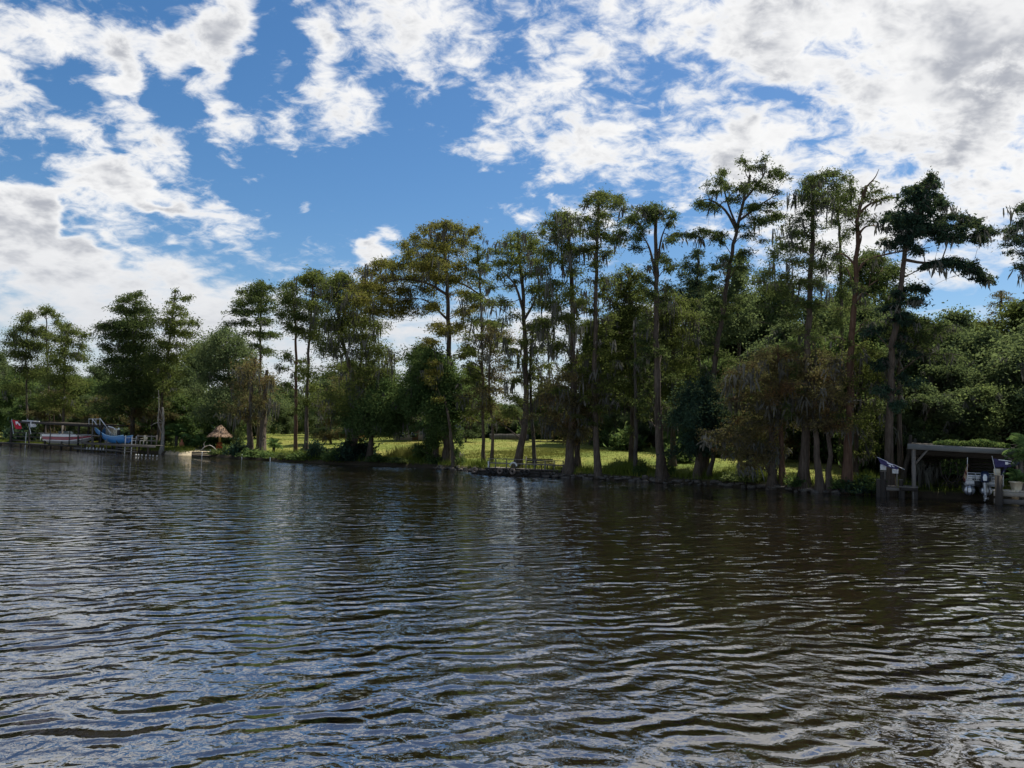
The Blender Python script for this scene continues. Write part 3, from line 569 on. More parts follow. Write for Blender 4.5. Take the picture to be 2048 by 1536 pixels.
tree('bushy cypress sprays with moss in the gap right of the parasol topped tree', [(1345, 0), (1348, 800), (1345, 700), (1340, 590)], 7, .34,
     [(1340, 590, 22, 9), (1365, 600, 22, 9), (1320, 612, 22, 9), (1350, 625, 30, 10), (1385, 630, 22, 10), (1325, 650, 28, 10), (1370, 660, 30, 11), (1345, 685, 32, 11), (1395, 690, 26, 11), (1315, 705, 26, 10), (1365, 720, 32, 12), (1335, 745, 30, 12), (1395, 750, 28, 12), (1360, 780, 32, 12), (1320, 790, 26, 12), (1385, 810, 26, 12), (1345, 825, 28, 12)], leaf='cypress', moss=.8, mlen=(.5, 2.2))
tree('knobbly topped pine standing behind, between the two tallest cypresses', [(1397, 0), (1397, 750), (1396, 620), (1396, 500)], 16, .3,
     [(1396, 502, 12, 8), (1386, 512, 10, 7), (1372, 528, 14, 8), (1390, 535, 16, 9), (1404, 546, 12, 8), (1362, 548, 14, 8), (1378, 560, 18, 9), (1402, 568, 14, 8), (1360, 580, 16, 9), (1385, 592, 20, 10), (1405, 600, 12, 8), (1365, 610, 18, 10)], leaf='dark', moss=0, flare=.2, name='pine_tree')
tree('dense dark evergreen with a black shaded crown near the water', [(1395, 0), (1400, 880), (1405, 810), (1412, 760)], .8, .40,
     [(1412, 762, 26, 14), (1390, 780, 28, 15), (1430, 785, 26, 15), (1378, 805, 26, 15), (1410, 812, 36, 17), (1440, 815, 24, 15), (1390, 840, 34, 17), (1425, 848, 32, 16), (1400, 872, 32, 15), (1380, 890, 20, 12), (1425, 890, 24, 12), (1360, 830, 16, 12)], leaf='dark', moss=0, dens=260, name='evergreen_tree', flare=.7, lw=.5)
tree('leaning slender trunk tucked behind the dark evergreen at the water', [(1418, 0), (1428, 900), (1432, 850)], 1.0, .26, [(1432, 850, 18, 10)], leaf='dark', bark=BARKDARK, moss=0)
tree('tallest cypress, leaning right with an open wind-thrown forked crown', [(1408, 0), (1428, 740), (1446, 620), (1462, 520), (1480, 430), (1500, 350)], 2.2, .40,
     [(1488, 322, 10, 7), (1497, 336, 14, 7), (1530, 318, 10, 8), (1522, 336, 14, 7), (1556, 338, 12, 6), (1545, 352, 16, 6), (1568, 350, 10, 5), (1445, 342, 11, 7), (1436, 362, 14, 8), (1452, 372, 14, 7), (1424, 384, 12, 6), (1395, 404, 14, 6), (1410, 410, 16, 6), (1432, 414, 12, 6), (1512, 362, 20, 7), (1486, 372, 16, 8), (1532, 380, 22, 6), (1555, 382, 12, 5), (1470, 395, 14, 7), (1545, 408, 18, 5), (1505, 412, 20, 6), (1408, 462, 18, 5), (1430, 470, 16, 7), (1380, 470, 12, 4), (1440, 484, 12, 7), (1525, 440, 26, 6), (1555, 432, 18, 5), (1500, 470, 18, 7), (1445, 515, 14, 7), (1490, 505, 14, 8)], leaf='cypress_dark', moss=.12, rise=.8, back=.65, dens=165, spread=.7,
     dead=[(.11, [(1476, 460), (1450, 420), (1420, 400), (1395, 402)], 1), (.10, [(1484, 440), (1520, 410), (1560, 385)], 1), (.09, [(1490, 400), (1525, 355), (1532, 325)], 1), (.09, [(1478, 455), (1455, 405), (1442, 350)], 1)])
tree('leafy tree with light green poplar-like foliage behind the tallest cypress', [(1480, 0), (1478, 750), (1476, 640), (1475, 510)], 10, .3,
     [(1475, 520, 16, 10), (1462, 540, 18, 12), (1490, 545, 18, 12), (1475, 565, 24, 13), (1455, 585, 22, 13), (1495, 590, 20, 13), (1472, 610, 26, 14), (1445, 630, 22, 13), (1490, 640, 22, 13), (1465, 665, 26, 14)], leaf='wood', moss=0, flare=.2, name='broadleaf_tree', lw=.6)
tree('cypress with a flat dense black-green top and long dark side boughs', [(1606, 0), (1614, 800), (1616, 680), (1622, 520), (1627, 360)], .5, .46,
     [(1638, 350, 14, 7), (1656, 342, 14, 7), (1672, 346, 12, 7), (1622, 356, 14, 7), (1690, 354, 12, 7), (1706, 360, 10, 7), (1645, 364, 24, 9), (1610, 372, 14, 7), (1675, 370, 20, 9), (1705, 378, 14, 7), (1628, 384, 22, 9), (1660, 390, 24, 9), (1690, 394, 18, 8), (1606, 395, 16, 8), (1640, 408, 24, 9), (1680, 415, 16, 8), (1612, 420, 20, 9), (1592, 440, 18, 7), (1625, 445, 20, 9), (1580, 466, 20, 8), (1610, 470, 22, 9), (1560, 488, 20, 8), (1592, 495, 24, 9), (1640, 490, 20, 10), (1545, 512, 20, 9), (1575, 520, 26, 10), (1615, 525, 24, 10), (1650, 530, 18, 10), (1530, 545, 22, 9), (1560, 550, 26, 10), (1600, 560, 24, 10), (1640, 565, 24, 12), (1525, 575, 20, 9), (1552, 585, 26, 10), (1590, 600, 24, 10), (1640, 605, 24, 12), (1530, 612, 24, 10), (1570, 630, 26, 10), (1625, 650, 24, 11)], leaf='cypress_dark', moss=.35, mlen=(.5, 2), dens=135, rise=.3)
tree('pine top behind the flat topped cypress, standing against white cloud', [(1684, 0), (1683, 700), (1680, 500), (1674, 385)], 12, .3,
     [(1674, 386, 14, 8), (1692, 392, 14, 8), (1660, 400, 12, 7), (1683, 412, 18, 8), (1700, 425, 12, 7), (1672, 440, 16, 8), (1690, 470, 18, 10), (1675, 510, 20, 12), (1695, 540, 18, 12), (1680, 580, 22, 14), (1700, 610, 20, 14), (1675, 640, 24, 14)], leaf='cypress_dark', moss=0, flare=.2, name='pine_tree')
tree('red barked trunk with twisted bare branches at the top', [(1694, 0), (1699, 800), (1701, 720), (1706, 640), (1714, 520), (1717, 430), (1733, 372)], .5, .44,
     [(1757, 384, 14, 6), (1775, 392, 12, 5), (1722, 385, 14, 7), (1738, 392, 16, 7), (1705, 420, 14, 7), (1725, 430, 16, 7), (1745, 440, 14, 6), (1700, 460, 14, 7), (1745, 372, 10, 5), (1730, 400, 12, 5), (1770, 478, 12, 5), (1740, 515, 14, 5), (1765, 520, 10, 5)], leaf='cypress_dark', bark=BARKRED, moss=.2, back=.3, rise=.9, flare=.8,
     dead=[(.09, [(1715, 428), (1740, 408), (1775, 396), (1802, 394)], 1), (.08, [(1714, 470), (1735, 452), (1775, 455)], 1), (.10, [(1712, 545), (1735, 520), (1790, 505), (1860, 495)], 1), (.08, [(1713, 530), (1690, 510), (1668, 508)], 1), (.09, [(1708, 612), (1730, 580), (1755, 560)], 1), (.06, [(1709, 590), (1698, 545), (1685, 530)], 1), (.05, [(1734, 372), (1750, 355), (1758, 338)], 0), (.06, [(1733, 374), (1746, 362), (1760, 366)], 0), (.07, [(1714, 500), (1722, 470), (1700, 440)], 1)])
tree('black green cypress with a long heavy bough reaching right over the river', [(1779, 0), (1781, 800), (1784, 720), (1794, 620), (1806, 540), (1816, 470), (1838, 420), (1858, 366)], .3, .42,
     [(1862, 358, 11, 7), (1870, 366, 9, 7), (1848, 366, 12, 6), (1830, 376, 12, 7), (1812, 384, 9, 7), (1842, 386, 16, 8), (1865, 388, 10, 7), (1820, 398, 12, 7), (1852, 404, 16, 8), (1882, 402, 12, 6), (1894, 408, 9, 5), (1835, 416, 18, 8), (1870, 420, 16, 8), (1775, 428, 12, 6), (1765, 440, 9, 5), (1790, 436, 14, 8), (1812, 430, 14, 8), (1850, 438, 22, 9), (1888, 436, 16, 8), (1912, 430, 12, 7), (1930, 436, 12, 7), (1800, 452, 18, 9), (1830, 456, 22, 9), (1870, 458, 22, 9), (1905, 452, 20, 9), (1938, 450, 16, 8), (1958, 446, 14, 8), (1975, 458, 13, 6), (1990, 466, 9, 5), (1890, 474, 14, 6), (1918, 472, 16, 7), (1948, 470, 16, 7), (1968, 474, 12, 6), (1795, 476, 16, 7), (1815, 480, 16, 8), (1780, 490, 12, 6), (1838, 500, 12, 6), (1880, 524, 14, 6), (1900, 520, 14, 7), (1918, 522, 14, 7), (1938, 530, 14, 8), (1955, 540, 12, 7), (1966, 552, 10, 6), (1978, 556, 10, 6), (1860, 530, 12, 5), (1790, 585, 12, 6), (1812, 578, 14, 6), (1834, 572, 14, 6), (1850, 580, 9, 5)], leaf='dark', moss=.45, mlen=(.3, 1.1), back=.75, dens=330, rise=.35, spread=.8, L=.32,
     dead=[(.10, [(1812, 520), (1850, 526), (1900, 522), (1950, 540)], 1), (.12, [(1816, 480), (1860, 460), (1920, 450), (1975, 462)], 1)])
tree('heavy dark lower boughs on a slim trunk in front of the right-hand wood', [(1800, 0), (1798, 800), (1796, 700), (1796, 640)], 2.5, .28,
     [(1796, 642, 22, 9), (1825, 640, 24, 9), (1855, 642, 20, 8), (1770, 648, 18, 9), (1880, 650, 18, 8), (1810, 660, 28, 10), (1845, 662, 28, 10), (1780, 670, 20, 9), (1875, 672, 20, 9), (1830, 684, 28, 10), (1795, 690, 24, 10), (1865, 695, 22, 10)], leaf='cypress_dark', moss=.5, dens=140)
tree('cypress with only its left boughs inside the right edge of the picture', [(2085, 0), (2090, 700), (2092, 550), (2090, 400)], .8, .42,
     [(2040, 410, 14, 6), (2055, 416, 18, 7), (2030, 420, 8, 4), (2040, 448, 20, 7), (2020, 458, 14, 6), (2055, 468, 20, 8), (2012, 472, 8, 5), (2030, 482, 18, 7), (2020, 504, 8, 5), (2050, 506, 18, 7), (2040, 530, 14, 5), (2060, 440, 25, 9), (2085, 395, 25, 9), (2100, 430, 35, 12), (2110, 470, 35, 12), (2090, 510, 30, 10)], leaf='dark', moss=.1, dens=190, L=.26, rise=.4)
tree('sparse reddish bare-looking cypress far back at the right edge', [(2003, 0), (2003, 740), (2003, 660), (2003, 582)], 30, .3,
     [(2003, 588, 14, 4), (1990, 592, 12, 4), (2016, 596, 14, 4), (1982, 606, 14, 4), (2006, 610, 18, 4), (2026, 606, 10, 3), (1990, 624, 18, 4), (2020, 626, 18, 4), (1976, 640, 14, 4), (2005, 645, 20, 5), (2032, 642, 12, 4), (1990, 665, 18, 5), (2018, 668, 18, 5)], leaf='cypress_rust', moss=0, dens=45, back=.4)
# ---- the rusty low ones at the right-hand waterline
tree('low spreading rust brown cypress leaning out over the water', [(1545, 0), (1543, 900), (1540, 840), (1536, 790)], .2, .38,
     [(1530, 800, 24, 9), (1500, 815, 26, 9), (1560, 810, 22, 9), (1475, 835, 26, 9), (1515, 840, 30, 10), (1548, 838, 24, 10), (1450, 858, 24, 8), (1485, 862, 30, 10), (1525, 865, 30, 10), (1430, 872, 20, 6), (1460, 880, 28, 9), (1500, 888, 30, 10), (1540, 890, 24, 10), (1415, 878, 14, 4), (1480, 905, 24, 9), (1520, 912, 24, 9), (1445, 900, 18, 7), (1500, 930, 18, 8)], leaf='cypress_rust', moss=1.1, mlen=(.3, 1.2), droop=.3, dens=130, spread=1.2)
tree('slim brown trunk with mixed olive and rust boughs beside the rust brown cypress', [(1566, 0), (1562, 850), (1560, 760), (1556, 690)], .6, .28,
     [(1552, 700, 24, 10), (1525, 712, 24, 10), (1580, 715, 24, 10), (1500, 730, 24, 10), (1545, 735, 30, 11), (1590, 742, 24, 11), (1475, 750, 24, 10), (1520, 758, 30, 11), (1565, 765, 28, 11), (1455, 770, 22, 10), (1495, 782, 28, 11), (1540, 790, 28, 11), (1585, 790, 20, 10)], leaf='cypress_rust', moss=.9, mlen=(.4, 1.8), bark=BARKRED)
tree('fluted grey trunk of a pair at the water, hung with brown sprays', [(1640, 0), (1632, 880), (1628, 800), (1632, 700)], .2, .34,
     [(1632, 705, 26, 10), (1605, 720, 24, 10), (1660, 722, 24, 10), (1635, 740, 30, 11), (1600, 755, 26, 11), (1668, 755, 26, 11), (1640, 775, 30, 11), (1610, 790, 28, 11), (1665, 795, 28, 11), (1640, 815, 28, 11), (1605, 825, 26, 10), (1670, 830, 26, 10), (1645, 845, 24, 9)], leaf='cypress_rust', moss=.9, mlen=(.4, 1.6), dens=105)
tree('thinner grey trunk standing close right of the fluted one', [(1659, 0), (1657, 880), (1655, 800), (1662, 720)], .3, .24,
     [(1665, 740, 22, 10), (1690, 760, 22, 10), (1655, 780, 22, 10), (1695, 800, 22, 10), (1665, 850, 20, 8), (1690, 850, 20, 8)], leaf='cypress_rust', moss=.8)
tree('low olive boughs in front of the red barked trunk', [(1712, 0), (1714, 850), (1720, 760), (1722, 690)], 2.5, .24,
     [(1722, 695, 26, 11), (1745, 710, 24, 11), (1700, 720, 24, 11), (1735, 738, 28, 12), (1765, 745, 24, 12), (1700, 760, 26, 11), (1740, 772, 28, 12), (1775, 785, 22, 12), (1710, 800, 28, 12), (1745, 815, 26, 12), (1725, 845, 26, 11), (1760, 850, 20, 10), (1740, 880, 22, 9), (1735, 905, 16, 7)], leaf='cypress', moss=.9, mlen=(.4, 1.6))
# ---- oaks and evergreens between
tree('bright bluish green oak spreading around the great cypress trunk', [(872, 0), (872, 850), (868, 780), (862, 720)], 1.0, .42,
     [(860, 705, 22, 13), (880, 715, 24, 14), (845, 725, 24, 14), (865, 742, 32, 16), (900, 740, 24, 14), (835, 755, 24, 14), (875, 770, 36, 17), (915, 765, 26, 15), (845, 785, 28, 15), (895, 795, 34, 16), (925, 800, 24, 14), (865, 815, 32, 15), (830, 812, 20, 12), (905, 825, 28, 14), (880, 845, 26, 13), (865, 880, 16, 12), (905, 860, 18, 12)], leaf='oak', moss=.5, mlen=(.4, 1.4), dens=210, name='oak_tree', lw=.55, L=.34)
tree('spreading oak with low limbs over black shade beside the tall grass', [(738, 0), (742, 880), (745, 830), (755, 790)], .9, .46,
     [(775, 765, 24, 13), (755, 775, 26, 14), (795, 778, 24, 13), (735, 790, 26, 14), (770, 795, 34, 16), (805, 795, 26, 14), (745, 812, 30, 15), (785, 818, 34, 15), (720, 822, 24, 13), (760, 836, 32, 14), (800, 838, 24, 12), (735, 845, 26, 12), (775, 855, 24, 10), (715, 850, 20, 11), (820, 815, 18, 11)], leaf='oak', moss=.7, mlen=(.4, 1.3), dens=210, name='oak_tree', lw=.55, L=.34)
tree('leaning trunk with ivy tufts at the right foot of the bright oak', [(910, 0), (903, 880), (896, 830), (888, 790)], .4, .30, [(920, 880, 8, 8), (915, 905, 9, 9), (900, 850, 10, 9)], leaf='oak', moss=.6, name='oak_tree')
tree('upright trunk clad in ivy on the left of the bright oak', [(862, 0), (863, 860), (866, 800)], 3, .22, [(862, 870, 12, 10), (858, 845, 14, 10), (866, 820, 16, 12)], leaf='oak', moss=.4, name='oak_tree')
tree('back trunk of a cypress pair just right of the deck-end trunk', [(1157, 0), (1152, 850), (1150, 760), (1155, 700)], 2.4, .34, [(1165, 720, 20, 9), (1145, 730, 20, 9)], leaf='cypress', moss=.8)
# ------------------------------------------------------------------ the wood behind: a few kinds grown once and copied
def proto(seed, H, crown, leaf, bark, kind):
    g = np.random.default_rng(seed); base = np.zeros(3)
    T = np.array([[0, 0, 0], [g.normal() * .2, g.normal() * .2, H * .35], [g.normal() * .4, g.normal() * .4, H * .7], [g.normal() * .4, g.normal() * .4, H * .97]])
    G = Grow(T, H * .020 + .06, seed, .35, .04, 8)
    if kind == 'broad':
        for i in range(46):
            f = g.uniform(.10, 1); th = g.uniform(0, 6.283); w = crown * math.sin(math.pi * min(.96, (f + .10) / 1.13)) ** .7 * g.uniform(.35, 1)
            G.pad((w * math.cos(th), w * math.sin(th), H * f), H * .105, H * .105, H * .075, .30, .17, 150, .3, .12, .5)
    elif kind == 'tiered':
        for i in range(36):
            f = .30 + .70 * (i + .5) / 36; th = i * 2.4; w = crown * (1.08 - f) ** .6 * g.uniform(.45, 1)
            G.pad((w * math.cos(th), w * math.sin(th), H * f), H * .085, H * .085, H * .045, .38, .14, 150, .4, .35, .3, True, (.5, 2.2))
    elif kind == 'pine':
        for i in range(22):
            f = .62 + .38 * (i + .5) / 22; th = i * 2.4; w = crown * math.sin(math.pi * min(.97, (f - .5) / .54)) * g.uniform(.4, 1)
            G.pad((w * math.cos(th), w * math.sin(th), H * f), H * .06, H * .06, H * .045, .36, .10, 180, .1, .05, .3)
    elif kind == 'mossy':
        for i in range(30):
            f = g.uniform(.14, 1); th = g.uniform(0, 6.283); w = crown * math.sin(math.pi * min(.96, (f + .05) / 1.08)) ** .6 * g.uniform(.4, 1)
            G.pad((w * math.cos(th), w * math.sin(th), H * f), H * .10, H * .10, H * .06, .30, .12, 175, .6, 1.1, .4, True, (.6, 2.4))
    return G
PROTO = {}
def get_proto(key):
    if key in PROTO: return PROTO[key]
    seed, H, cr, leaf, kind = {'b1': (11, 14, 4.6, 'wood', 'broad'), 'b2': (12, 12, 4.8, 'wood', 'broad'), 'b3': (13, 9, 3.8, 'light', 'broad'), 'd1': (14, 12, 4.6, 'oak', 'broad'),
        't1': (15, 18, 4.4, 'cypress', 'tiered'), 't2': (16, 17, 4.6, 'cypress_dark', 'tiered'), 'p1': (17, 20, 3.6, 'cypress_dark', 'pine'), 'm1': (18, 12, 4.4, 'wood', 'mossy'), 'm2': (19, 13, 4.4, 'cypress_rust', 'mossy')}[key]
    G = proto(seed, H, cr, None, None, kind)
    PROTO[key] = (G, leaf, H, [None]); return PROTO[key]
WOODLABEL = {'b': ('leafy green broadleaf tree in the wood behind the waterside trees', 'broadleaf_tree', 'broadleaf trees of the wood'),
             'd': ('dark green broadleaf tree in the wood behind the waterside trees', 'broadleaf_tree', 'dark broadleaf trees of the wood'),
             't': ('tiered cypress in the wood behind the waterside trees', 'cypress_tree', 'tiered cypresses of the wood'),
             'p': ('tall bare stemmed pine in the wood behind the waterside trees', 'pine_tree', 'pines of the wood'),
             'm': ('moss hung tree in the wood behind the waterside trees', 'mossy_tree', 'moss hung trees of the wood')}
def wood_tree(key, px, v, py_top, seed=0):
    G, leaf, H, first = get_proto(key); g = np.random.default_rng(int(abs(px) * 13 + v * 7 + seed))
    p = site(px, v); D = depth(p); top = at(px, py_top, D)[2]; sc = max(.3, (top - p[2]) / H)
    lab, nm, grp = WOODLABEL[key[0]]
    zone = 'behind the left dock' if px < 530 else ('far beyond the lawn' if v > 44 else ('behind the right-hand boathouse' if px > 1760 else ('behind the oaks left of the deck' if px < 900 else 'behind the tall waterside cypresses')))
    lab = lab.replace('in the wood behind the waterside trees', 'in the wood ' + zone); grp = grp + ' ' + zone
    if first[0] is None:
        e = G.finish(nm, lab, 'tree', LEAF[leaf], BARKDARK if key[0] in 'pd' else BARK, (0, 0, 0), grp); first[0] = e
    else: e = copy_tree(first[0])
    e['label'] = lab; e['group'] = grp
    e.location = p; e.rotation_euler = (0, 0, g.uniform(0, 6.283)); q = sc ** .5 * g.uniform(.9, 1.15)
    e.scale = (q, q, sc); return e
WOOD = [
 # far left
 ('b1', 5, 22, 735), ('d1', 30, 14, 745), ('b2', 70, 20, 735), ('m1', 110, 16, 745), ('d1', 150, 14, 752), ('b1', 185, 20, 735), ('d1', 205, 12, 765), ('d1', 240, 14, 770), ('b1', 300, 22, 720), ('b2', 345, 16, 730), ('b1', 385, 24, 690), ('d1', 365, 9, 790), ('d1', 395, 12, 800), ('d1', 430, 16, 790), ('b2', 520, 26, 765), ('b1', 480, 32, 740), ('d1', 300, 8, 800), ('b2', -30, 16, 700), ('m1', -60, 12, 690), ('d1', 440, 9, 815), ('m1', 175, 8, 790), ('m2', 205, 7, 790), ('m2', 100, 6, 780), ('m2', 300, 5, 775), ('d1', 60, 9, 790),
 # left middle, low behind the lawn
 ('b3', 545, 50, 775), ('b2', 580, 62, 780), ('m1', 640, 46, 740), ('t1', 690, 40, 720), ('b2', 660, 60, 760), ('m1', 720, 34, 720), ('b1', 770, 48, 740), ('t2', 840, 36, 690), ('b2', 800, 62, 790), ('b3', 610, 58, 800), ('m1', 660, 18, 760), ('m2', 690, 12, 745), ('b2', 560, 75, 770),
 # centre: gaps of sky, low far line
 ('b2', 930, 60, 800), ('b1', 960, 75, 800), ('t1', 940, 46, 730), ('d1', 1000, 80, 808), ('b1', 1040, 85, 800), ('d1', 1085, 62, 795), ('b2', 1060, 70, 812), ('b1', 1110, 75, 795), ('b2', 985, 90, 806), ('d1', 1130, 66, 800), ('m1', 1105, 42, 770), ('d1', 895, 70, 800), ('b1', 860, 80, 800), ('m1', 930, 32, 790), ('b1', 1160, 85, 790), ('d1', 1200, 70, 785),
 # right of the middle
 ('t1', 1180, 36, 640), ('b2', 1220, 46, 690), ('t2', 1240, 28, 620), ('b1', 1290, 34, 640), ('m1', 1310, 24, 690), ('b1', 1330, 40, 620), ('m1', 1370, 22, 700), ('t1', 1410, 30, 590), ('b2', 1360, 30, 690), ('b1', 1440, 34, 610), ('d1', 1420, 18, 720), ('b1', 1500, 30, 600), ('m2', 1480, 20, 720), ('m1', 1520, 20, 690), ('t2', 1550, 26, 560), ('b2', 1580, 30, 640), ('d1', 1610, 22, 680), ('b1', 1640, 28, 610), ('b1', 1690, 30, 590), ('d1', 1660, 18, 680), ('m2', 1600, 17, 720), ('m1', 1690, 18, 730), ('b1', 1730, 26, 620), ('d1', 1745, 18, 650), ('b2', 1720, 36, 600), ('m1', 1250, 20, 760), ('b3', 1330, 46, 780), ('b3', 1180, 56, 800), ('b3', 1640, 24, 790), ('d1', 1330, 50, 690), ('d1', 1460, 40, 680), ('d1', 1540, 34, 700),
 # the solid wood on the right
 ('b1', 1775, 20, 640), ('b1', 1830, 26, 640), ('b2', 1870, 20, 650), ('b1', 1910, 24, 628), ('m1', 1850, 12, 690), ('b2', 1950, 18, 660), ('t1', 1960, 30, 640), ('b1', 2000, 22, 690), ('b2', 2040, 18, 670), ('m1', 1900, 10, 730), ('m1', 1960, 9, 740), ('m1', 2015, 9, 735), ('b3', 1930, 8, 780), ('b3', 1990, 7, 775), ('b3', 2050, 8, 770), ('d1', 1800, 13, 700), ('m1', 1810, 7, 760), ('d1', 1770, 9, 780), ('m1', 1860, 6, 790), ('t1', 2060, 24, 600), ('b1', 2090, 14, 640), ('b2', 2130, 10, 640), ('p1', 1395, 42, 560), ('p1', 1745, 40, 500), ('d1', 1890, 14, 740), ('d1', 1940, 14, 760), ('d1', 2000, 13, 770), ('d1', 1840, 9, 800), ('b1', 2180, 8, 600)]
WOOD += [('b2', x, 60 + (i * 37) % 25, 790 + (i * 53) % 35) for i, x in enumerate(range(-40, 560, 34))] + [('b1', x, 50 + (i * 29) % 30, 800 + (i * 31) % 30) for i, x in enumerate(range(560, 1220, 42))]
WOOD += [('b2', x, 40 + (i * 29) % 20, 780 + (i * 31) % 30) for i, x in enumerate(range(1230, 1780, 40))]
WOOD = [(k, x, v + 8 if 1180 < x < 1580 and v < 32 else v, y) for k, x, v, y in WOOD]
for i, q in enumerate(WOOD): wood_tree(*q, seed=i)
# ------------------------------------------------------------------ things of the bank: grass, shrubs, stones, palms
gB = np.random.default_rng(77)
def shore_point(a, v):
    b = np.interp(a, SA, SB) + v
    return a * TAN[0] + b * NRM[0], a * TAN[1] + b * NRM[1]
def a_of(px, v=0.5): p = site(px, v); return float(p[0] * TAN[0] + p[1] * TAN[1])
def blades(name, a, v, hlo, hhi, wd, mat, lean=.35, per=3):
    x, y = shore_point(a, v); z = ground_z(x, y); n = len(x)
    x = np.repeat(x, per) + gB.normal(size=n * per) * .10; y = np.repeat(y, per) + gB.normal(size=n * per) * .10; z = np.repeat(z, per) - .03
    m_ = n * per; h = (gB.uniform(hlo, hhi, n).repeat(per) if np.ndim(hlo) == 0 else (hlo + (hhi - hlo) * gB.uniform(0, 1, n)).repeat(per)) * gB.uniform(.6, 1.1, m_)
    th = gB.uniform(0, 6.283, m_); sd = np.stack([np.cos(th), np.sin(th), 0 * th], 1) * wd
    tip = np.stack([gB.normal(size=m_) * lean * h, gB.normal(size=m_) * lean * h, h], 1)
    p = np.stack([x, y, z], 1)
    P = np.stack([p - sd, p + sd, p + tip], 1)
    o = part(name, MB().add(P.reshape(-1, 3), np.arange(3 * m_).reshape(m_, 3), gB.uniform(0, 1, n).repeat(per)), mat, None, False, True)
    return stuff(o)
aL, aR = a_of(-60), a_of(2120)
n = 9000; a = gB.uniform(aL, aR, n); v = gB.uniform(.25, 2.2, n) ** 1.0
dens_ = .5 + .5 * np.sin(a * .9) * np.sin(a * .31 + 1); keep = (gB.uniform(0, 1, n) < .35 + .65 * dens_) & (np.abs(a - A_BEACH) > 3.0)
o = blades('bank_grass', a[keep], v[keep], .25, .75, .022, GRASS, .3, 4); tag(o, 'long green grass fringing the top of the bank', 'grass')
n = 42000; a = gB.uniform(aL, aR, n); v = 1.5 + 45 * gB.uniform(0, 1, n) ** 1.4
o = blades('lawn_grass', a, v, .06, .20, .03, LAWN if 'LAWN' in globals() else GRASS, .5, 2); tag(o, 'mown lawn grass sloping up behind the bank', 'grass')
# tall straw-coloured stand beside the oak, and rank weeds further right
def stand(name, label, px0, px1, v0, v1, n, hlo, hhi, mat):
    a0, a1 = a_of(px0, (v0 + v1) / 2), a_of(px1, (v0 + v1) / 2)
    a = gB.uniform(a0, a1, n); v = gB.uniform(v0, v1, n)
    edge = np.minimum((a - a0) / (a1 - a0), 1 - (a - a0) / (a1 - a0)) * 4; k = np.clip(edge, .35, 1)
    o = blades(name, a, v, hlo * k, hhi * k, .03, mat, .28, 4); tag(o, label, 'grass'); return o
stand('tall_grass', 'stand of tall yellow green grass between the two oaks', 790, 872, 1.8, 7, 1300, .8, 1.7, STRAW)
stand('dry_grass', 'dry golden grass across the middle of the lawn behind the deck', 925, 1190, 6, 24, 5200, .10, .26, STRAW)
stand('weeds', 'rank green weeds at the foot of the tall pole-like cypress', 1208, 1300, .4, 3.5, 700, .5, 1.15, GRASS)
stand('weeds', 'bright green weeds behind the dark evergreen and rusty cypress', 1430, 1550, .6, 3.0, 800, .4, .95, GRASS)
stand('weeds', 'rank weeds between the red trunk and the flag draped post', 1705, 1762, .1, 1.6, 500, .5, 1.0, GRASS)
stand('weeds', 'weeds lining the bank left of the tall grass', 560, 700, .2, 1.8, 900, .4, .9, GRASS)
# shrubs
def shrub_proto(seed, r, h, L, W_, n):
    g = np.random.default_rng(seed); f = MB(); st = MB(); nt = 26
    u = nz(g.normal(size=(nt, 3))); u[:, 2] = np.abs(u[:, 2]); tips = u * [r, r, h] * g.uniform(.55, 1.08, nt)[:, None]
    for q in tips: st.tube([[0, 0, -.1], q * [.4, .4, .5], q], [.03, .018, .008], 4, False)
    k = g.integers(0, nt, n); fr = g.uniform(.3, 1.1, n)[:, None] ** .7
    p = tips[k] * fr + g.normal(size=(n, 3)) * [.17 * r, .17 * r, .13 * h]; p[:, 2] = np.maximum(p[:, 2], .02)
    leaves(f, p, nz(g.normal(size=(n, 3)) + u[k] * .6), L, W_, g)
    return f.mesh('foliage', True), st.mesh('stems')
SHR = {'dark': [shrub_proto(31 + i, 1, 1, .26, .14, 900) for i in range(2)], 'oak': [shrub_proto(41 + i, 1, 1, .26, .13, 800) for i in range(2)], 'light': [shrub_proto(51 + i, 1, 1, .26, .11, 700) for i in range(2)]}
SHM = {}
def shrub(px, v, r, h, kind, label, group=None):
    p = site(px, v); i = int(abs(px)) % 2; fm, sm = SHR[kind][i]
    e = thing('shrub', label, 'shrub', p, gB.uniform(0, 6.28), group); e.scale = (r, r, h)
    stuff(link('foliage', fm, LEAF[kind], e)); stuff(link('stems', sm, BARKDARK, e)); return e
shrub(635, 1.2, 1.3, 1.6, 'dark', 'round dark evergreen bush beside the ivy covered trunk')
shrub(612, 3.5, .8, 1.3, 'dark', 'narrow dark bush behind the round evergreen bush')
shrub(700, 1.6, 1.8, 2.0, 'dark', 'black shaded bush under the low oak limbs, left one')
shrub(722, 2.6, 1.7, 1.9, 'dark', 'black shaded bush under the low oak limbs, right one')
shrub(668, .5, 1.2, 1.0, 'oak', 'low green bush on the waterline left of the oak shade')
shrub(690, .4, 1.1, .9, 'dark', 'low dark bush on the waterline below the oak shade')
shrub(756, .4, 1.2, .7, 'oak', 'low bush at the water by the oak trunk foot')
shrub(800, .4, 1.2, .6, 'light', 'pale low bush at the water below the tall grass')
shrub(848, 2.5, .9, 1.7, 'oak', 'upright green bush at the right of the tall grass')
shrub(866, .7, .8, 1.0, 'oak', 'small leafy bush at the foot of the great cypress')
shrub(921, .8, .6, .9, 'oak', 'small tufty bush right of the great cypress foot')
shrub(474, .5, 1.3, 1.4, 'dark', 'dark bush at the water right of the sandy landing')
shrub(458, 1.0, 1.0, 1.0, 'oak', 'leafy bush between the thatched hut and the water')
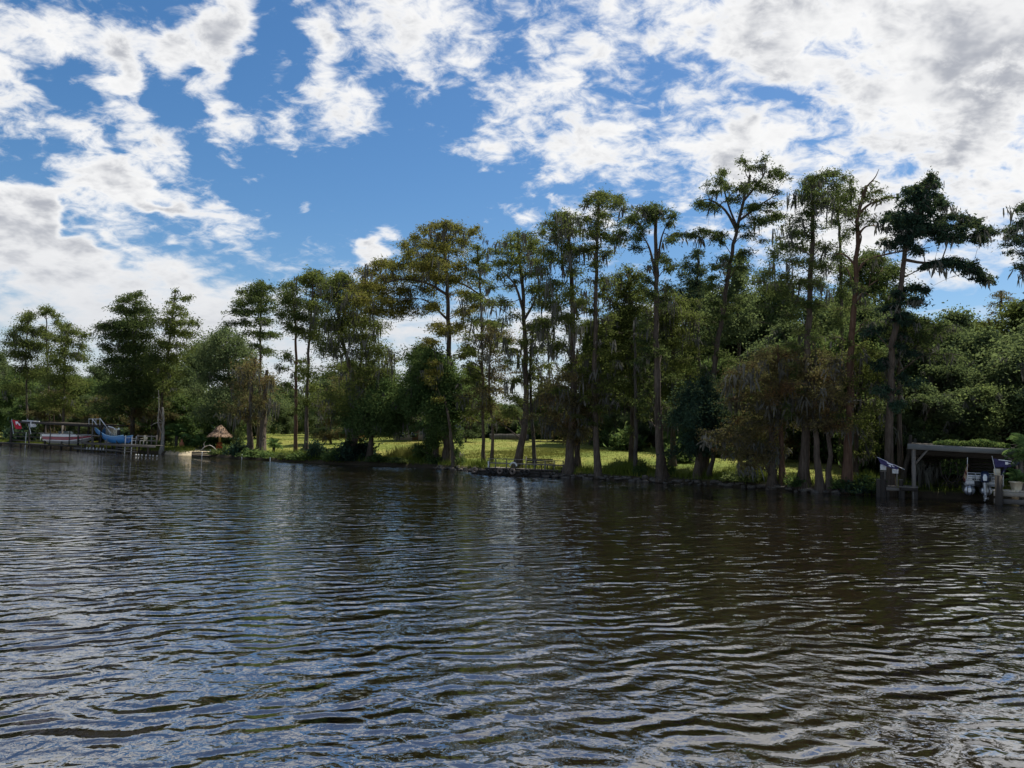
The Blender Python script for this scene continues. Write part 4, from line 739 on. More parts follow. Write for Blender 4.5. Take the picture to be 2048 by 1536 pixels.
shrub(432, .6, 1.0, .7, 'light', 'pale green bush on the bank below the thatched hut')
shrub(505, .3, 1.3, 1.0, 'oak', 'green bush on the bank below the mossy twin trunks')
shrub(535, .3, 1.2, .8, 'oak', 'flat bush on the bank by the white pipe')
shrub(570, .4, 1.0, .7, 'light', 'pale weedy bush on the bank left of the brown trunk')
shrub(600, .3, 1.2, .7, 'oak', 'low bush at the water under the brown trunked tree')
shrub(1232, 1.5, .8, 1.1, 'light', 'bright tuft of brush beside the pole-like cypress')
shrub(1282, .6, .5, 1.0, 'oak', 'small dark tuft at the foot of the thin dark trunk')
shrub(1338, .9, .45, .9, 'oak', 'tuft of leaves at the foot of the buttressed cypress')
shrub(1352, 11, 1.7, 1.7, 'oak', 'large green thicket on the lawn behind the buttressed cypress')
shrub(1470, .5, .9, .8, 'light', 'bright weedy bush right of the dark evergreen')
shrub(1500, .6, 1.0, .7, 'light', 'bright weedy bush under the rusty cypress')
shrub(1590, .3, .7, .7, 'oak', 'dark bush at the water between fluted trunks')
shrub(1676, .3, .7, .6, 'oak', 'low dark bush at the foot of the red trunk')
shrub(1722, .2, 1.0, .8, 'dark', 'low dark bush at the water right of the red trunk')
shrub(1745, .4, 1.0, .9, 'oak', 'leafy bush at the water left of the dark pilings')
shrub(1740, 7, 1.7, 3.4, 'oak', 'tall leafy bush behind the flag draped post')
shrub(1770, 8, 1.8, 3.0, 'dark', 'black green bush behind the flag draped trunk')
shrub(1815, 6, 1.0, 1.5, 'dark', 'dark bush just left of the boathouse')
shrub(1878, 10, 1.6, 2.0, 'oak', 'green bush seen through the left half of the boathouse')
shrub(1925, 11, 2.0, 2.2, 'light', 'light green bush seen through the middle of the boathouse')
shrub(1975, 10, 1.8, 2.0, 'oak', 'green bush seen behind the pontoon boat')
shrub(2030, 9, 1.8, 2.4, 'oak', 'green bush behind the right end of the boathouse')
shrub(382, 5, 1.3, 1.6, 'oak', 'leafy bush right of the fan palm')
shrub(415, 7, 1.1, 1.4, 'oak', 'leafy bush left of the thatched hut post')
shrub(475, 8, 1.0, 2.2, 'light', 'yellow green bush right of the thatched hut')
shrub(345, 6, 1.0, 1.2, 'light', 'pale bush under the fan palm')
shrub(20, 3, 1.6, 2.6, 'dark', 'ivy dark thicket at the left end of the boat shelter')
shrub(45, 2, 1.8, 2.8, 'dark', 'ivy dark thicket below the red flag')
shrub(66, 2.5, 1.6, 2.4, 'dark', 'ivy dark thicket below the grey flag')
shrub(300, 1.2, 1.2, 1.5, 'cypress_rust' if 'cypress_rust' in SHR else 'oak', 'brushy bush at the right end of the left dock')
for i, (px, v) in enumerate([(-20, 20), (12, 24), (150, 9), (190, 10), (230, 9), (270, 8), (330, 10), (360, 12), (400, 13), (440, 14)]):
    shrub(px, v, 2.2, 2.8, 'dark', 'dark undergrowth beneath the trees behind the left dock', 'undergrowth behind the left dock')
for i, (px, v) in enumerate([(1380, 22), (1440, 20), (1490, 22), (1590, 20), (1640, 20), (1690, 19), (1730, 18), (1800, 12), (1840, 14), (1210, 30), (1250, 24), (1350, 24)]):
    shrub(px, v, 2.0, 2.4, 'oak', 'green undergrowth beneath the wood on the right', 'undergrowth of the right-hand wood')
for i in range(46):
    shrub(-60 + i * 29, 62 + (i * 37) % 30, 3.6, 2.6 + (i * 13 % 10) * .16, ('oak', 'light', 'dark')[i % 3], ('green', 'yellow green', 'dark')[i % 3] + ' hedge bush in the line far beyond the lawn', ('green', 'sunlit', 'dark')[i % 3] + ' hedge bushes far beyond the lawn')
# stones along the water's edge, lying in the bank
STONE = plain('river_stone', (0.10, 0.088, 0.075), .9, .2, 0, .45, 3.0)
sm = []
for i in range(6):
    g = np.random.default_rng(200 + i); m_ = MB(); th = np.linspace(0, math.pi, 6); ph = np.arange(8) * math.pi / 4
    P = np.stack([np.sin(th)[:, None] * np.cos(ph), np.sin(th)[:, None] * np.sin(ph), np.cos(th)[:, None] * np.ones(8)], -1)
    P = np.sign(P) * np.abs(P) ** .7 * g.uniform(.75, 1.2, P.shape[:2])[..., None]; P[0] = P[0].mean(0); P[-1] = P[-1].mean(0)
    m_.grid(np.concatenate([P, P[:, :1]], 1)); sm.append(m_.mesh('stone'))
aS, aE = a_of(870, 0), a_of(1740, 0)
for i in range(150):
    a = aS + (aE - aS) * (i + gB.uniform(-.4, .4)) / 150; v = gB.uniform(-.12, .30); x, y = shore_point(a, v)
    o = link('stone', sm[i % 6], STONE, ground); o.location = (x, y, gB.uniform(.02, .16) + v * .5)
    q = gB.uniform(.09, .26); o.scale = (q * gB.uniform(.9, 1.7), q, q * gB.uniform(.35, .7)); o.rotation_euler = (gB.normal() * .15, gB.normal() * .15, math.atan2(TAN[1], TAN[0]) + gB.normal() * .4)
# palms
def frond_mesh(seed, n_leaf, length, leaf_len, arch, fan=False):
    g = np.random.default_rng(seed); f = MB()
    if fan:
        q = np.array([[0, 0, 0], [length * .35, 0, arch * .6], [length * .7, 0, arch]]); f.tube(q, [.025, .02, .015], 4, False)
        c = q[-1]
        for k in range(15):
            an = (k - 7) * .19; d = np.array([math.cos(an), math.sin(an), -.15 - .12 * abs(an)]); s_ = np.array([-math.sin(an), math.cos(an), 0]) * .035
            e = c + d * leaf_len; f.add([c, c + d * leaf_len * .5 + s_, e + [0, 0, -.12], c + d * leaf_len * .5 - s_], [[0, 1, 2, 3]], g.uniform())
    else:
        t = np.linspace(0, 1, 9); q = np.stack([length * t * (1 - .12 * t), 0 * t, arch * (t * 2.2 - 1.9 * t * t)], 1); f.tube(q, np.linspace(.022, .006, 9), 4, False)
        for k in range(n_leaf):
            u = .12 + .88 * k / n_leaf; c = np.array([np.interp(u, t, q[:, j]) for j in range(3)]); ll = leaf_len * (math.sin(math.pi * min(.95, .15 + .8 * u)))
            for sgn in (-1, 1):
                d = nz(np.array([.55, sgn, -.25 + g.normal() * .1])); w_ = np.array([.02, 0, .012]); e = c + d * ll
                f.add([c, c + d * ll * .5 + w_, e + [0, 0, -.05], c + d * ll * .5 - w_], [[0, 1, 2, 3]], g.uniform())
    return f.mesh('frond', True)
FROND = frond_mesh(1, 22, 1.0, .32, .55); FAN = frond_mesh(2, 0, 1.1, .75, .45, True)
def palm(name, label, p, trunk_h, trunk_r, n, sc, fan, lift=.3):
    e = thing(name, label, 'palm', p); g = np.random.default_rng(int(abs(p[0] * 10)))
    rows = int(max(4, trunk_h * 6)); zz = np.linspace(-.1, trunk_h, rows)
    part('trunk', MB().tube(np.stack([0 * zz, 0 * zz, zz], 1), trunk_r * (1 + .12 * (np.arange(rows) % 2)), 9), BARKDARK, e)
    for k in range(n):
        o = link('frond', FAN if fan else FROND, LEAF['palm'], e); o.location = (0, 0, trunk_h - .02)
        o.rotation_euler = (g.normal() * .15, -g.uniform(-.5 + .0, 1.0) + .35 - lift, k * 2.4 + g.normal() * .2); s_ = sc * g.uniform(.8, 1.15); o.scale = (s_,) * 3
    return e
palm('fan_palm', 'fan palm on a dark trunk beside the sandy landing', site(350, 3.0), 1.5, .16, 22, 1.3, True)
palm('small_palm', 'bushy trunkless yellow green palm left of the thatched hut', site(398, 4.5), .25, .14, 24, 1.6, False, .6)
palm('sago_palm', 'little sago palm on the lawn right of the mossy twin trunks', site(546, 4.0), .55, .14, 22, 1.2, False, .35)
# ------------------------------------------------------------------ boathouse, boat and dock on the right
OLDWOOD = wood('weathered_wood', (0.135, 0.122, 0.106)); DARKWOOD = wood('dark_wood', (0.036, 0.031, 0.026)); PALEWOOD = wood('pale_deck_wood', (0.38, 0.34, 0.28)); GREYWOOD = wood('grey_painted_wood', (0.125, 0.13, 0.125), var=.3)  # DARKWOOD: dark timber, deepened so parts under the roofs read as shaded
WHITE = plain('white_paint', (0.60, 0.61, 0.60), .45, .4, 0, .08); CREAM = plain('cream_paint', (0.62, 0.56, 0.42), .6, .3, 0, .1)
METAL = plain('dull_aluminium', (0.55, 0.56, 0.58), .38, .5, .9, .15, 3); BLACK = plain('black_rubber', (0.015, 0.015, 0.016), .6, .3)
NAVY = plain('navy_paint', (0.012, 0.022, 0.06), .3, .5, 0, .1); ROPE = plain('rope', (0.25, 0.22, 0.17), .9, .1)
def group(name, label, cat, base, grp=None):
    base = np.asarray(base, float); e = thing(name, label, cat, base, 0, grp)
    def add(nm, mb, mat, parent=None, smooth=False, attr=False):
        mb.V = [v - base for v in mb.V]; return part(nm, mb, mat, parent or e, smooth, attr)
    return e, add
def hz(px): return 884 + (px - 1024) * .0262
class Frame:
    """a local frame at photo column px0, D metres off: X runs along the front, Y away from the river, Z up from the water"""
    def __init__(s, px0, D, yaw=0.0):
        p = at(px0, hz(px0), D); s.o = np.array([p[0], p[1], 0.0]); s.R = rotz(yaw); s.k = D / F
    def __call__(s, x, y, z): return s.o + s.R @ np.array([x, y, z], float)
    def P(s, px, py, y=0.0):
        d = ray(px, py); n = s.R[:, 1]; return CAM + d * ((y + n @ (s.o - CAM)) / (n @ d))
    def X(s, px): return float((s.R.T @ (s.P(px, hz(px)) - s.o))[0])
    def Zp(s, px, py): return float(s.P(px, py)[2])
B = Frame(1820, 43.6, R(-27)); X_ = B.X
e, add = group('boathouse', 'open grey timber boathouse with a flat roof and diagonal braces', 'boathouse', B(3, 2, 0))
zt0, zt1 = B.Zp(1817, 887), B.Zp(2036, 899)
def rz_(x): return zt0 + (zt1 - zt0) * x / 6.0
x0, x1 = X_(1815), X_(2052)
for i in range(16):                                    # roof boards
    xa = x0 + .03 + (x1 - x0 - .06) * i / 16; xb = x0 + .03 + (x1 - x0 - .06) * (i + 1) / 16 - .015
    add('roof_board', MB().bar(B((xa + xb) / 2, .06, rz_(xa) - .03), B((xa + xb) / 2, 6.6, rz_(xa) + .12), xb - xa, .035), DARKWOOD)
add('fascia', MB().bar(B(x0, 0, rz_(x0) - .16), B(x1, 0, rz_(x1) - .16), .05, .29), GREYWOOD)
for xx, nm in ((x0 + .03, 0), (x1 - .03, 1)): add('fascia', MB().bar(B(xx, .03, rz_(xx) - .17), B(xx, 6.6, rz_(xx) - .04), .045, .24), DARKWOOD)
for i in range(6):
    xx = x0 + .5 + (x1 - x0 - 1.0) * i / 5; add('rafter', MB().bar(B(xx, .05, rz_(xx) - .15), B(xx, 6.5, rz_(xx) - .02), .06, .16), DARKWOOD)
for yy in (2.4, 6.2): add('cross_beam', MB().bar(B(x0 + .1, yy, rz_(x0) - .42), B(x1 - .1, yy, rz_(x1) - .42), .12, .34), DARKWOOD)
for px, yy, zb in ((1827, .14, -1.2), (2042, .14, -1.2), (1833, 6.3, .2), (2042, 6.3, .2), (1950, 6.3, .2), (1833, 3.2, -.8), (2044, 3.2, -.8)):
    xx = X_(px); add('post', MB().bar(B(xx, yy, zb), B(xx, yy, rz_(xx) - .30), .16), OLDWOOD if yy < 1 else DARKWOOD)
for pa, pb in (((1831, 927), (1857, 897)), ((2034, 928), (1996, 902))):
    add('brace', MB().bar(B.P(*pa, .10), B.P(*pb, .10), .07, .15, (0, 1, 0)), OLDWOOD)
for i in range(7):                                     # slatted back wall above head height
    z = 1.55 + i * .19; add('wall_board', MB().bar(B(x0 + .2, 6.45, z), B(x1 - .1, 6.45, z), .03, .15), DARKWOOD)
# timber sea wall inside
e, add = group('bulkhead', 'dark timber bulkhead along the back of the boat slip', 'bulkhead', B(2, 3.5, 0))
for i in range(4): add('wall_plank', MB().bar(B(X_(1806), 3.6, .02 + i * .19), B(X_(2060), 3.6, .02 + i * .19), .06, .175), DARKWOOD)
add('cap_board', MB().bar(B(X_(1806), 3.68, .80), B(X_(2060), 3.68, .80), .30, .05), OLDWOOD)
for i in range(9): xx = X_(1812) + i * .78; add('piling', MB().tube([B(xx, 3.48, -1), B(xx, 3.48, .74)], .09, 8), DARKWOOD, None, True)
e, add = group('walkway', 'narrow grey plank walkway along the left side of the boat slip', 'walkway', B(0, 1, 0))
for i in range(17): add('plank', MB().box(B(X_(1816), .1 + i * .20, .62), (.95, .18, .045), B.R), OLDWOOD)
add('edge_beam', MB().bar(B(X_(1802), 0, .50), B(X_(1832), 0, .50), .07, .17), DARKWOOD)
add('edge_beam', MB().bar(B(X_(1832), .0, .50), B(X_(1832), 3.4, .50), .07, .17), DARKWOOD)
for xx, yy in ((1805, .1), (1831, .1), (1805, 2), (1831, 2)): add('piling', MB().tube([B(X_(xx), yy, -1.2), B(X_(xx), yy, .58)], .1, 8), DARKWOOD, None, True)
# tangle of bare stems hanging inside
g = np.random.default_rng(9); e, add = group('hanging_vine', 'tangle of bare curling vine stems hanging in the boathouse', 'vine', B(2.2, 2.5, .8))
for a_, b_, c_ in (((1902, 925), (1898, 955), (1882, 972)), ((1912, 925), (1915, 955), (1890, 972)), ((1890, 925), (1892, 955), (1915, 974)), ((1925, 935), (1915, 962), (1893, 962)), ((1880, 925), (1884, 950), (1900, 973)), ((1930, 940), (1922, 965), (1910, 974)), ((1896, 920), (1908, 945), (1902, 973)), ((1920, 925), (1927, 950), (1912, 968))):
    add('stem', MB().tube(spline([B.P(*a_, 2.6 + g.normal() * .3), B.P(*b_, 2.5 + g.normal() * .3), B.P(*c_, 2.7)], 9), np.linspace(.045, .025, 9), 6, False), BARKDARK, None, True)
ml = MB(); leaves(ml, np.array([B.P(g.uniform(1880, 1932), g.uniform(918, 950), 2.6 + g.normal() * .4) for _ in range(420)]), nz(g.normal(size=(420, 3)) + [0, 0, -.5]), .16, .08, g); stuff(add('foliage', ml, LEAF['oak'], None, False, True))
e, add = group('hanging_moss', 'grey curtain of moss hanging inside the left end of the boathouse', 'moss', B(1, 4, 1))
mm = MB(); moss_strands(mm, np.array([B.P(g.uniform(1838, 1882), g.uniform(925, 940), 3.0 + g.normal() * .5) for _ in range(26)]), g, .9, 1.7, .05, 9, .12); stuff(add('strands', mm, MOSS, None, False, True))
# vine over the roof
e, add = group('roof_vine', 'leafy vine heaped along the top of the boathouse roof', 'vine', B(3.5, 1.2, 2.9))
n = 3600; cx = g.uniform(X_(1868), X_(2022), n); cy = g.uniform(.1, 2.6, n); hh = .12 + .34 * np.clip(np.sin(np.clip((cx - X_(1862)) / (X_(2040) - X_(1862)), 0, 1) * math.pi), 0, 1) * (.65 + .35 * np.sin(cx * 3.1) * np.sin(cx * 1.3 + 1))
P = np.array([B(a, b, rz_(a) + .02 + c) for a, b, c in zip(cx, cy, hh * g.uniform(0, 1, n))]); ml = MB(); leaves(ml, P, nz(g.normal(size=(n, 3)) + [0, 0, .3]), .16, .10, g)
stuff(add('foliage', ml, LEAF['oak'], None, False, True))
ms = MB()
for i in range(9): ms.tube(spline([B(X_(1870) + i * .45, .4, rz_(i * .45) + .02), B(X_(1870) + i * .45 + .4, 1.0, rz_(i * .45) + .16), B(X_(1870) + i * .45 + .9, 1.7, rz_(i * .45) + .10)], 6), .02, 5, False)
add('stems', ms, BARKDARK, None, True); e.children[-1]['kind'] = 'stuff'
# ---- pontoon boat, stern to the river
e, add = group('pontoon_boat', 'white pontoon boat on its lift with stern towards the river', 'boat', B(X_(1970), 1.5, .2))
for px, py in ((1939, 980), (1973, 981)):
    c = B.P(px, py, .55); d = B.R @ np.array([0, 1, 0]); Rr = .285
    t_ = add('pontoon', MB().tube([c - d * .10, c - d * .06, c, c + d * .3, c + d * 3, c + d * 5.4, c + d * 5.9, c + d * 6.1], [.12, .2, .27, Rr, Rr, Rr, .18, .03], 20), METAL, None, True)
    for s_ in (-.10, .10): add('cradle_bar', MB().tube(spline([c - d * .10 + B.R @ np.array([s_ * .6, -.03, .27]), c - d * .15 + B.R @ np.array([s_ * 1.1, -.05, 0]), c - d * .10 + B.R @ np.array([s_ * .7, -.03, -.27])], 7), .018, 6), BLACK, t_, True)
dk0, dk1 = X_(1931), X_(2008)
add('deck', MB().box(B((dk0 + dk1) / 2, 3.3, .86), (dk1 - dk0, 5.6, .09), B.R), plain('grey_deck', (.30, .31, .32), .7))
add('transom', MB().box(B((dk0 + dk1) / 2, .55, .99), (dk1 - dk0, .05, .16), B.R), WHITE)
for pa, pb, za, zb in ((1936, 1952, .98, 1.46), (1953, 1963, .98, 1.46), (1984, 1992, .98, 1.40), (1997, 2007, .98, 1.40)):
    q = add('panel', MB().box(B((X_(pa) + X_(pb)) / 2, .60, (za + zb) / 2), (X_(pb) - X_(pa), .035, zb - za - .14), B.R), WHITE)
    for zz in (zb - .16, za + .22): add('stripe', MB().box(B((X_(pa) + X_(pb)) / 2, .578, zz), (X_(pb) - X_(pa) - .04, .008, .022), B.R), BLACK, q)
for zz in (1.50, 1.38): add('rail', MB().tube([B(dk0 + .05, .60, zz), B(dk1 - .05, .60, zz)], .022, 8), METAL, None, True)
for sx in (dk0 + .05, dk1 - .05):
    for zz in (1.50, 1.15): add('rail', MB().tube([B(sx, .60, zz), B(sx, 5.6, zz)], .022, 8), METAL, None, True)
    add('panel', MB().box(B(sx, 3.2, 1.2), (.03, 4.9, .42), B.R), WHITE)
for px in (1936, 1952, 1964, 1983, 2008): add('rail_post', MB().tube([B(X_(px), .60, .88), B(X_(px), .60, 1.50)], .018, 8), METAL, None, True)
for k, wd in enumerate((.10, .05, .05, .07)):          # the registration numbers, too small to read
    add('number', MB().box(B(X_(1947) + k * .10, .575, 1.17), (wd * .8, .008, .055), B.R), BLACK)
# outboard
e, add = group('outboard_motor', 'navy outboard motor with a silver leg on the pontoon boat stern', 'motor', B(X_(1971), .3, .3))
c = B(X_(1970), .28, 0)
def ring(z, wx, wy, oy=0, n=14): th = np.arange(n) * 2 * math.pi / n; return np.stack([wx * np.sign(np.cos(th)) * np.abs(np.cos(th)) ** .7, oy + wy * np.sign(np.sin(th)) * np.abs(np.sin(th)) ** .7, 0 * th + z], 1)
def loft(rings, o, Rm):
    P = np.array(rings); P = np.concatenate([P, P[:, :1]], 1); return MB().grid(P @ Rm.T + o)
add('cowl', loft([ring(1.02, .12, .18), ring(1.05, .20, .30), ring(1.3, .215, .34, -.02), ring(1.48, .20, .32, .02), ring(1.60, .15, .22, .06), ring(1.63, .01, .02, .06)], c, B.R), NAVY, None, True)
add('cowl_badge', loft([ring(0, .085, .004, 0), ring(.18, .10, .004, 0), ring(.33, .055, .004, .02)], c + B.R @ np.array([-.02, -.368, 1.13]), B.R), METAL)
add('leg', loft([ring(1.03, .13, .22, .02), ring(.85, .10, .19, .02), ring(.55, .07, .17), ring(.28, .06, .15), ring(.2, .05, .14)], c, B.R), METAL, None, True)
add('cavitation_plate', MB().box(c + [0, 0, .5], (.26, .5, .02), B.R), METAL)
add('gearcase', MB().tube([c + B.R @ np.array([0, y, .22]) for y in (-.3, -.2, 0, .2, .3)], [.05, .075, .085, .07, .02], 12), METAL, None, True)
pr = MB()
for k in range(3):
    an = k * 2.094; u = np.array([math.cos(an), 0, math.sin(an)]); t2 = np.array([-math.sin(an), .4, math.cos(an)])
    pr.add(np.array([c + [0, 0, .22] + B.R @ np.array([0, -.32, 0]) + u * r_ + t2 * s_ for r_, s_ in ((.03, -.03), (.14, -.07), (.18, .02), (.12, .07), (.03, .03))]), [[0, 1, 2, 3], [0, 3, 4, 4]])
add('propeller', pr, METAL)
add('bracket', MB().box(c + B.R @ np.array([0, .32, .92]), (.5, .14, .22), B.R), BLACK)
add('float_bracket', MB().box(B(X_(1957), .5, .93), (.36, .12, .3), B.R), BLACK)
# ---- flags
def cloth(Pa, nu, nv, wave, seed=0):
    """Pa: four corners (hoist top, fly top, fly bottom, hoist bottom)"""
    u = np.linspace(0, 1, nu)[:, None, None]; v = np.linspace(0, 1, nv)[None, :, None]; a, b, c, d = [np.asarray(q, float) for q in Pa]
    P = (a * (1 - u) + b * u) * (1 - v) + (d * (1 - u) + c * u) * v
    n = nz(np.cross(b - a, d - a)); L = np.linalg.norm(b - a)
    P = P + n * (wave * np.sin(u * 7.5 + v * 2 + seed) * (u * .8 + .2)) + np.array([0, 0, 1]) * wave * .35 * np.sin(u * 6 + 1) * v; return P
FLAGNAVY = plain('navy_cloth', (0.050, 0.045, 0.110), .85, .1, 0, .2); FLAGRED = plain('red_cloth', (0.42, 0.025, 0.045), .85, .1, 0, .15); FLAGGREY = plain('grey_cloth', (0.42, 0.42, 0.44), .85, .1, 0, .2); FLAGWHITE = plain('white_cloth', (0.70, 0.70, 0.72), .85, .1, 0, .1)
def flag_thing(label, corners, pole, mat, emblem, wave, name='flag', pole_r=.016, seed=0):
    e, add = group(name, label, 'flag', pole[0]); add('pole', MB().tube(pole, pole_r, 8), METAL, None, True)
    P = cloth(corners, 17, 9, wave, seed); c = add('cloth', MB().grid(P), mat, None, True)
    n = nz(np.cross(P[8, 4] - P[4, 4], P[8, 8] - P[8, 4])); n = n if n @ (CAM - P[8, 4]) > 0 else -n
    for quad in emblem:                                  # printed marks, as patches that follow the cloth
        i0, i1, j0, j1 = quad; q = P[i0:i1 + 1, j0:j1 + 1] + n * .012; add('emblem', MB().grid(q), FLAGWHITE if mat is not FLAGGREY else WHITE, c, True)
    return e
FB = lambda px, py, y=-.2: B.P(px, py, y)
flag_thing('navy blue flag with a white emblem flying from the boat stern', [FB(1987, 917), FB(2040, 924), FB(2036, 931), FB(1991, 936)], [FB(1996, 966), FB(1984, 912)], FLAGNAVY, [(3, 12, 0, 0 + 1), (7, 9, 2, 5), (9, 11, 3, 4), (11, 13, 2, 4)], .07)
flag_thing('second dark flag hanging limp behind the navy one', [FB(2012, 930, .1), FB(2016, 932, .1), FB(2006, 951, .1), FB(2000, 950, .1)], [FB(2004, 952, .12), FB(2013, 926, .12)], FLAGNAVY, [(13, 15, 0, 7)], .03, seed=2)
e = flag_thing('furled striped flag hanging down its pole at the boat corner', [FB(1935, 925), FB(1937, 930), FB(1931, 964), FB(1926, 958)], [FB(1934, 968), FB(1935, 915)], plain('tan_cloth', (.36, .27, .17), .85, .1, 0, .3), [], .05, seed=3)
c_ = e.children[1]; P = cloth([FB(1935, 925), FB(1937, 930), FB(1931, 964), FB(1926, 958)], 17, 9, .05, 3); STRIPE = plain('dark_red_cloth', (.11, .03, .03), .85, .1)
for j in (1, 4, 7):
    m_ = MB().grid(P[:, j:j + 2] + nz(CAM - P[8, 4]) * .012); m_.V = [v - np.array(e.location) for v in m_.V]; part('stripe', m_, STRIPE, c_, True)
e, add = group('dock_sign', 'small white board sign standing behind the flag pole on the dock', 'sign', B.P(1994, 952, -.1))
add('board', MB().box(B.P(1994, 944, -.1), (.30, .03, .34), B.R), CREAM); add('stake', MB().bar(B.P(1994, 985, -.06), B.P(1994, 938, -.06), .05), OLDWOOD)
# ---- dock in front on the right
e, add = group('plank_dock', 'pale plank dock with two front beams at the right edge', 'dock', B(X_(2040), -1, 0))
D0 = Frame(1986, 40.6, R(-27)); zt = D0.Zp(2010, 982)
for i in range(20): add('plank', MB().box(D0(.09 + i * .185, .9, zt), (.17, 1.9, .045), D0.R), PALEWOOD)
for z, h in ((zt - .15, .22), (zt - .52, .24)): add('beam', MB().bar(D0(0, -.02, z), D0(3.8, -.02, z), .06, h), PALEWOOD if z > 0.2 else OLDWOOD)
for xx in (.15, 1.5, 2.9): add('piling', MB().tube([D0(xx, .12, -1.2), D0(xx, .12, zt - .03)], .11, 10), DARKWOOD, None, True)
e, add = group('mooring_post', 'square grey mooring post standing at the dock corner by the motor', 'post', B.P(1995, 985, -.3))
add('post', MB().bar(D0(D0.X(1996), -.12, -1.2), D0(D0.X(1996), -.12, D0.Zp(1996, 951)), .24), DARKWOOD)
pc = D0(D0.X(2033), .35, zt + .02)
e, add = group('planter', 'cream tapered square planter on the right dock', 'planter', pc)
rr = lambda z, h: np.array([[h, h, z], [-h, h, z], [-h, -h, z], [h, -h, z]]); P = np.array([rr(0, .15), rr(.40, .205), rr(.40, .235), rr(.47, .235), rr(.47, .19), rr(.36, .18)]); P = np.concatenate([P, P[:, :1]], 1)
add('pot', MB().grid(P + pc), CREAM); add('soil', MB().box(pc + [0, 0, .40], (.37, .37, .06)), plain('soil', (.04, .03, .02), .95))
palm('potted_fern', 'arching green fern growing in the cream planter', pc + [0, 0, .38], .12, .05, 26, .75, False, .45)
palm('palm', 'bright green feathery palm leaning in at the right edge above the dock', D0(D0.X(2072), 1.6, .5), 1.9, .13, 26, 1.5, False, .2)
# ---- landing stage with pilings around the leaning trunk
A_ = Frame(1778, 44.4, R(-25))
e, add = group('landing_stage', 'small weathered landing stage at the foot of the flag draped trunk', 'dock', A_(0, 0, 0))
for i in range(7): add('plank', MB().box(A_(-.15 + i * .14, .25, A_.Zp(1790, 973)), (.13, .75, .04), A_.R), OLDWOOD)
add('beam', MB().bar(A_(-.25, -.15, A_.Zp(1788, 978)), A_(.78, -.15, A_.Zp(1788, 978)), .06, .17), OLDWOOD)
for px, py in ((1775, 978), (1802, 978)): add('piling', MB().tube([A_(A_.X(px), -.05, -1.2), A_(A_.X(px), -.05, A_.Zp(px, py))], .08, 8), DARKWOOD, None, True)
for px, py, r_, lab in ((1757, 959, .13, 'dark square-headed piling at the left of the landing stage'), (1766, 943, .16, 'taller black piling between the trunk and the left piling'), (1801, 960, .11, 'short dark piling right of the flag draped trunk')):
    q = A_(A_.X(px), -.1, 0); e, add = group('piling', lab, 'piling', q); add('shaft', MB().tube([q - [0, 0, 1.2], q + [0, 0, A_.Zp(px, py)]], [r_ * 1.1, r_], 12), DARKWOOD, None, True); add('cap', MB().tube([q + [0, 0, A_.Zp(px, py)], q + [0, 0, A_.Zp(px, py) + .04]], r_ * 1.08, 12), OLDWOOD)
FA = lambda px, py, y=-.55: A_.P(px, py, y)
flag_thing('navy flag with white emblem draped from a slanting pole on the trunk', [FA(1755, 915), FA(1797, 932), FA(1795, 940), FA(1762, 929)], [FA(1809, 939), FA(1754, 914)], FLAGNAVY, [(7, 12, 1, 3), (8, 10, 4, 6), (11, 13, 4, 5)], .04)
for px0, py0, px1, py1, lab in ((1761, 929, 1772, 940, 'white notice board on the left, under the draped navy flag'), (1785, 938, 1796, 947, 'white notice board on the right of the trunk under the flag')):
    c = FA((px0 + px1) / 2, (py0 + py1) / 2, -.42); e, add = group('notice_board', lab, 'sign', c); wd, ht = (px1 - px0) * A_.k, (py1 - py0) * A_.k
    bd = add('board', MB().box(c, (wd, .025, ht), A_.R), WHITE); add('stake', MB().bar(c + A_.R @ np.array([.08, .03, -ht / 2 - (.7 if px0 > 1780 else .5)]), c + A_.R @ np.array([.08, .03, ht / 2 - .02]), .05), OLDWOOD)
    for k in range(3): add('text_line', MB().box(c + A_.R @ np.array([0, -.016, ht * (.22 - k * .2)]), (wd * (.7 - .1 * k), .005, .018), A_.R), plain('grey_print', (.25, .25, .27)), bd)
e, add = group('gnarled_stub', 'dark leaning trunk stub between landing stage and boathouse', 'stump', site(1806, 1.2))
q = site(1806, 1.2); add('trunk', MB().tube(spline([q - [0, 0, .3], q + [.05, 0, .8], q + [.35, 0, 1.9], q + [.5, .1, 3.0]], 10), np.linspace(.2, .08, 10), 10), BARKDARK, None, True)
# ------------------------------------------------------------------ fishing deck in the centre
C_ = Frame(975, 61.4, R(-22)); kx = C_.k
Xc = C_.X
e, add = group('fishing_deck', 'low wooden fishing deck with railings built on the bank', 'deck', C_(2.5, .8, .4))
zd = .50; Lr = Xc(1128)
for i in range(40): add('deck_plank', MB().box(C_(.07 + i * Lr / 40, 1.0, zd), (Lr / 40 - .015, 1.9, .04), C_.R), OLDWOOD)
add('edge_board', MB().bar(C_(-.2, .0, zd - .05), C_(Lr, .0, zd - .05), .05, .12), DARKWOOD)
for px in (979, 991, 1013, 1031, 1052, 1069, 1090, 1108, 1126):
    xx = Xc(px); add('rail_post', MB().bar(C_(xx, .12, zd - .4), C_(xx, .12, zd + (.95 if px == 1052 else .68)), .085), OLDWOOD)
add('rail', MB().bar(C_(Xc(976), .10, zd + .70), C_(Lr, .10, zd + .70), .14, .04), OLDWOOD); add('rail', MB().bar(C_(Xc(976), .07, zd + .38), C_(Lr, .07, zd + .38), .035, .09), OLDWOOD)
e, add = group('deck_bench', 'dark slatted bench built against the right half of the deck rail', 'bench', C_(Xc(1078), .5, zd))
for k in range(4): add('seat_slat', MB().bar(C_(Xc(1053), .30 + k * .11, zd + .42), C_(Xc(1105), .30 + k * .11, zd + .42), .09, .035), DARKWOOD)
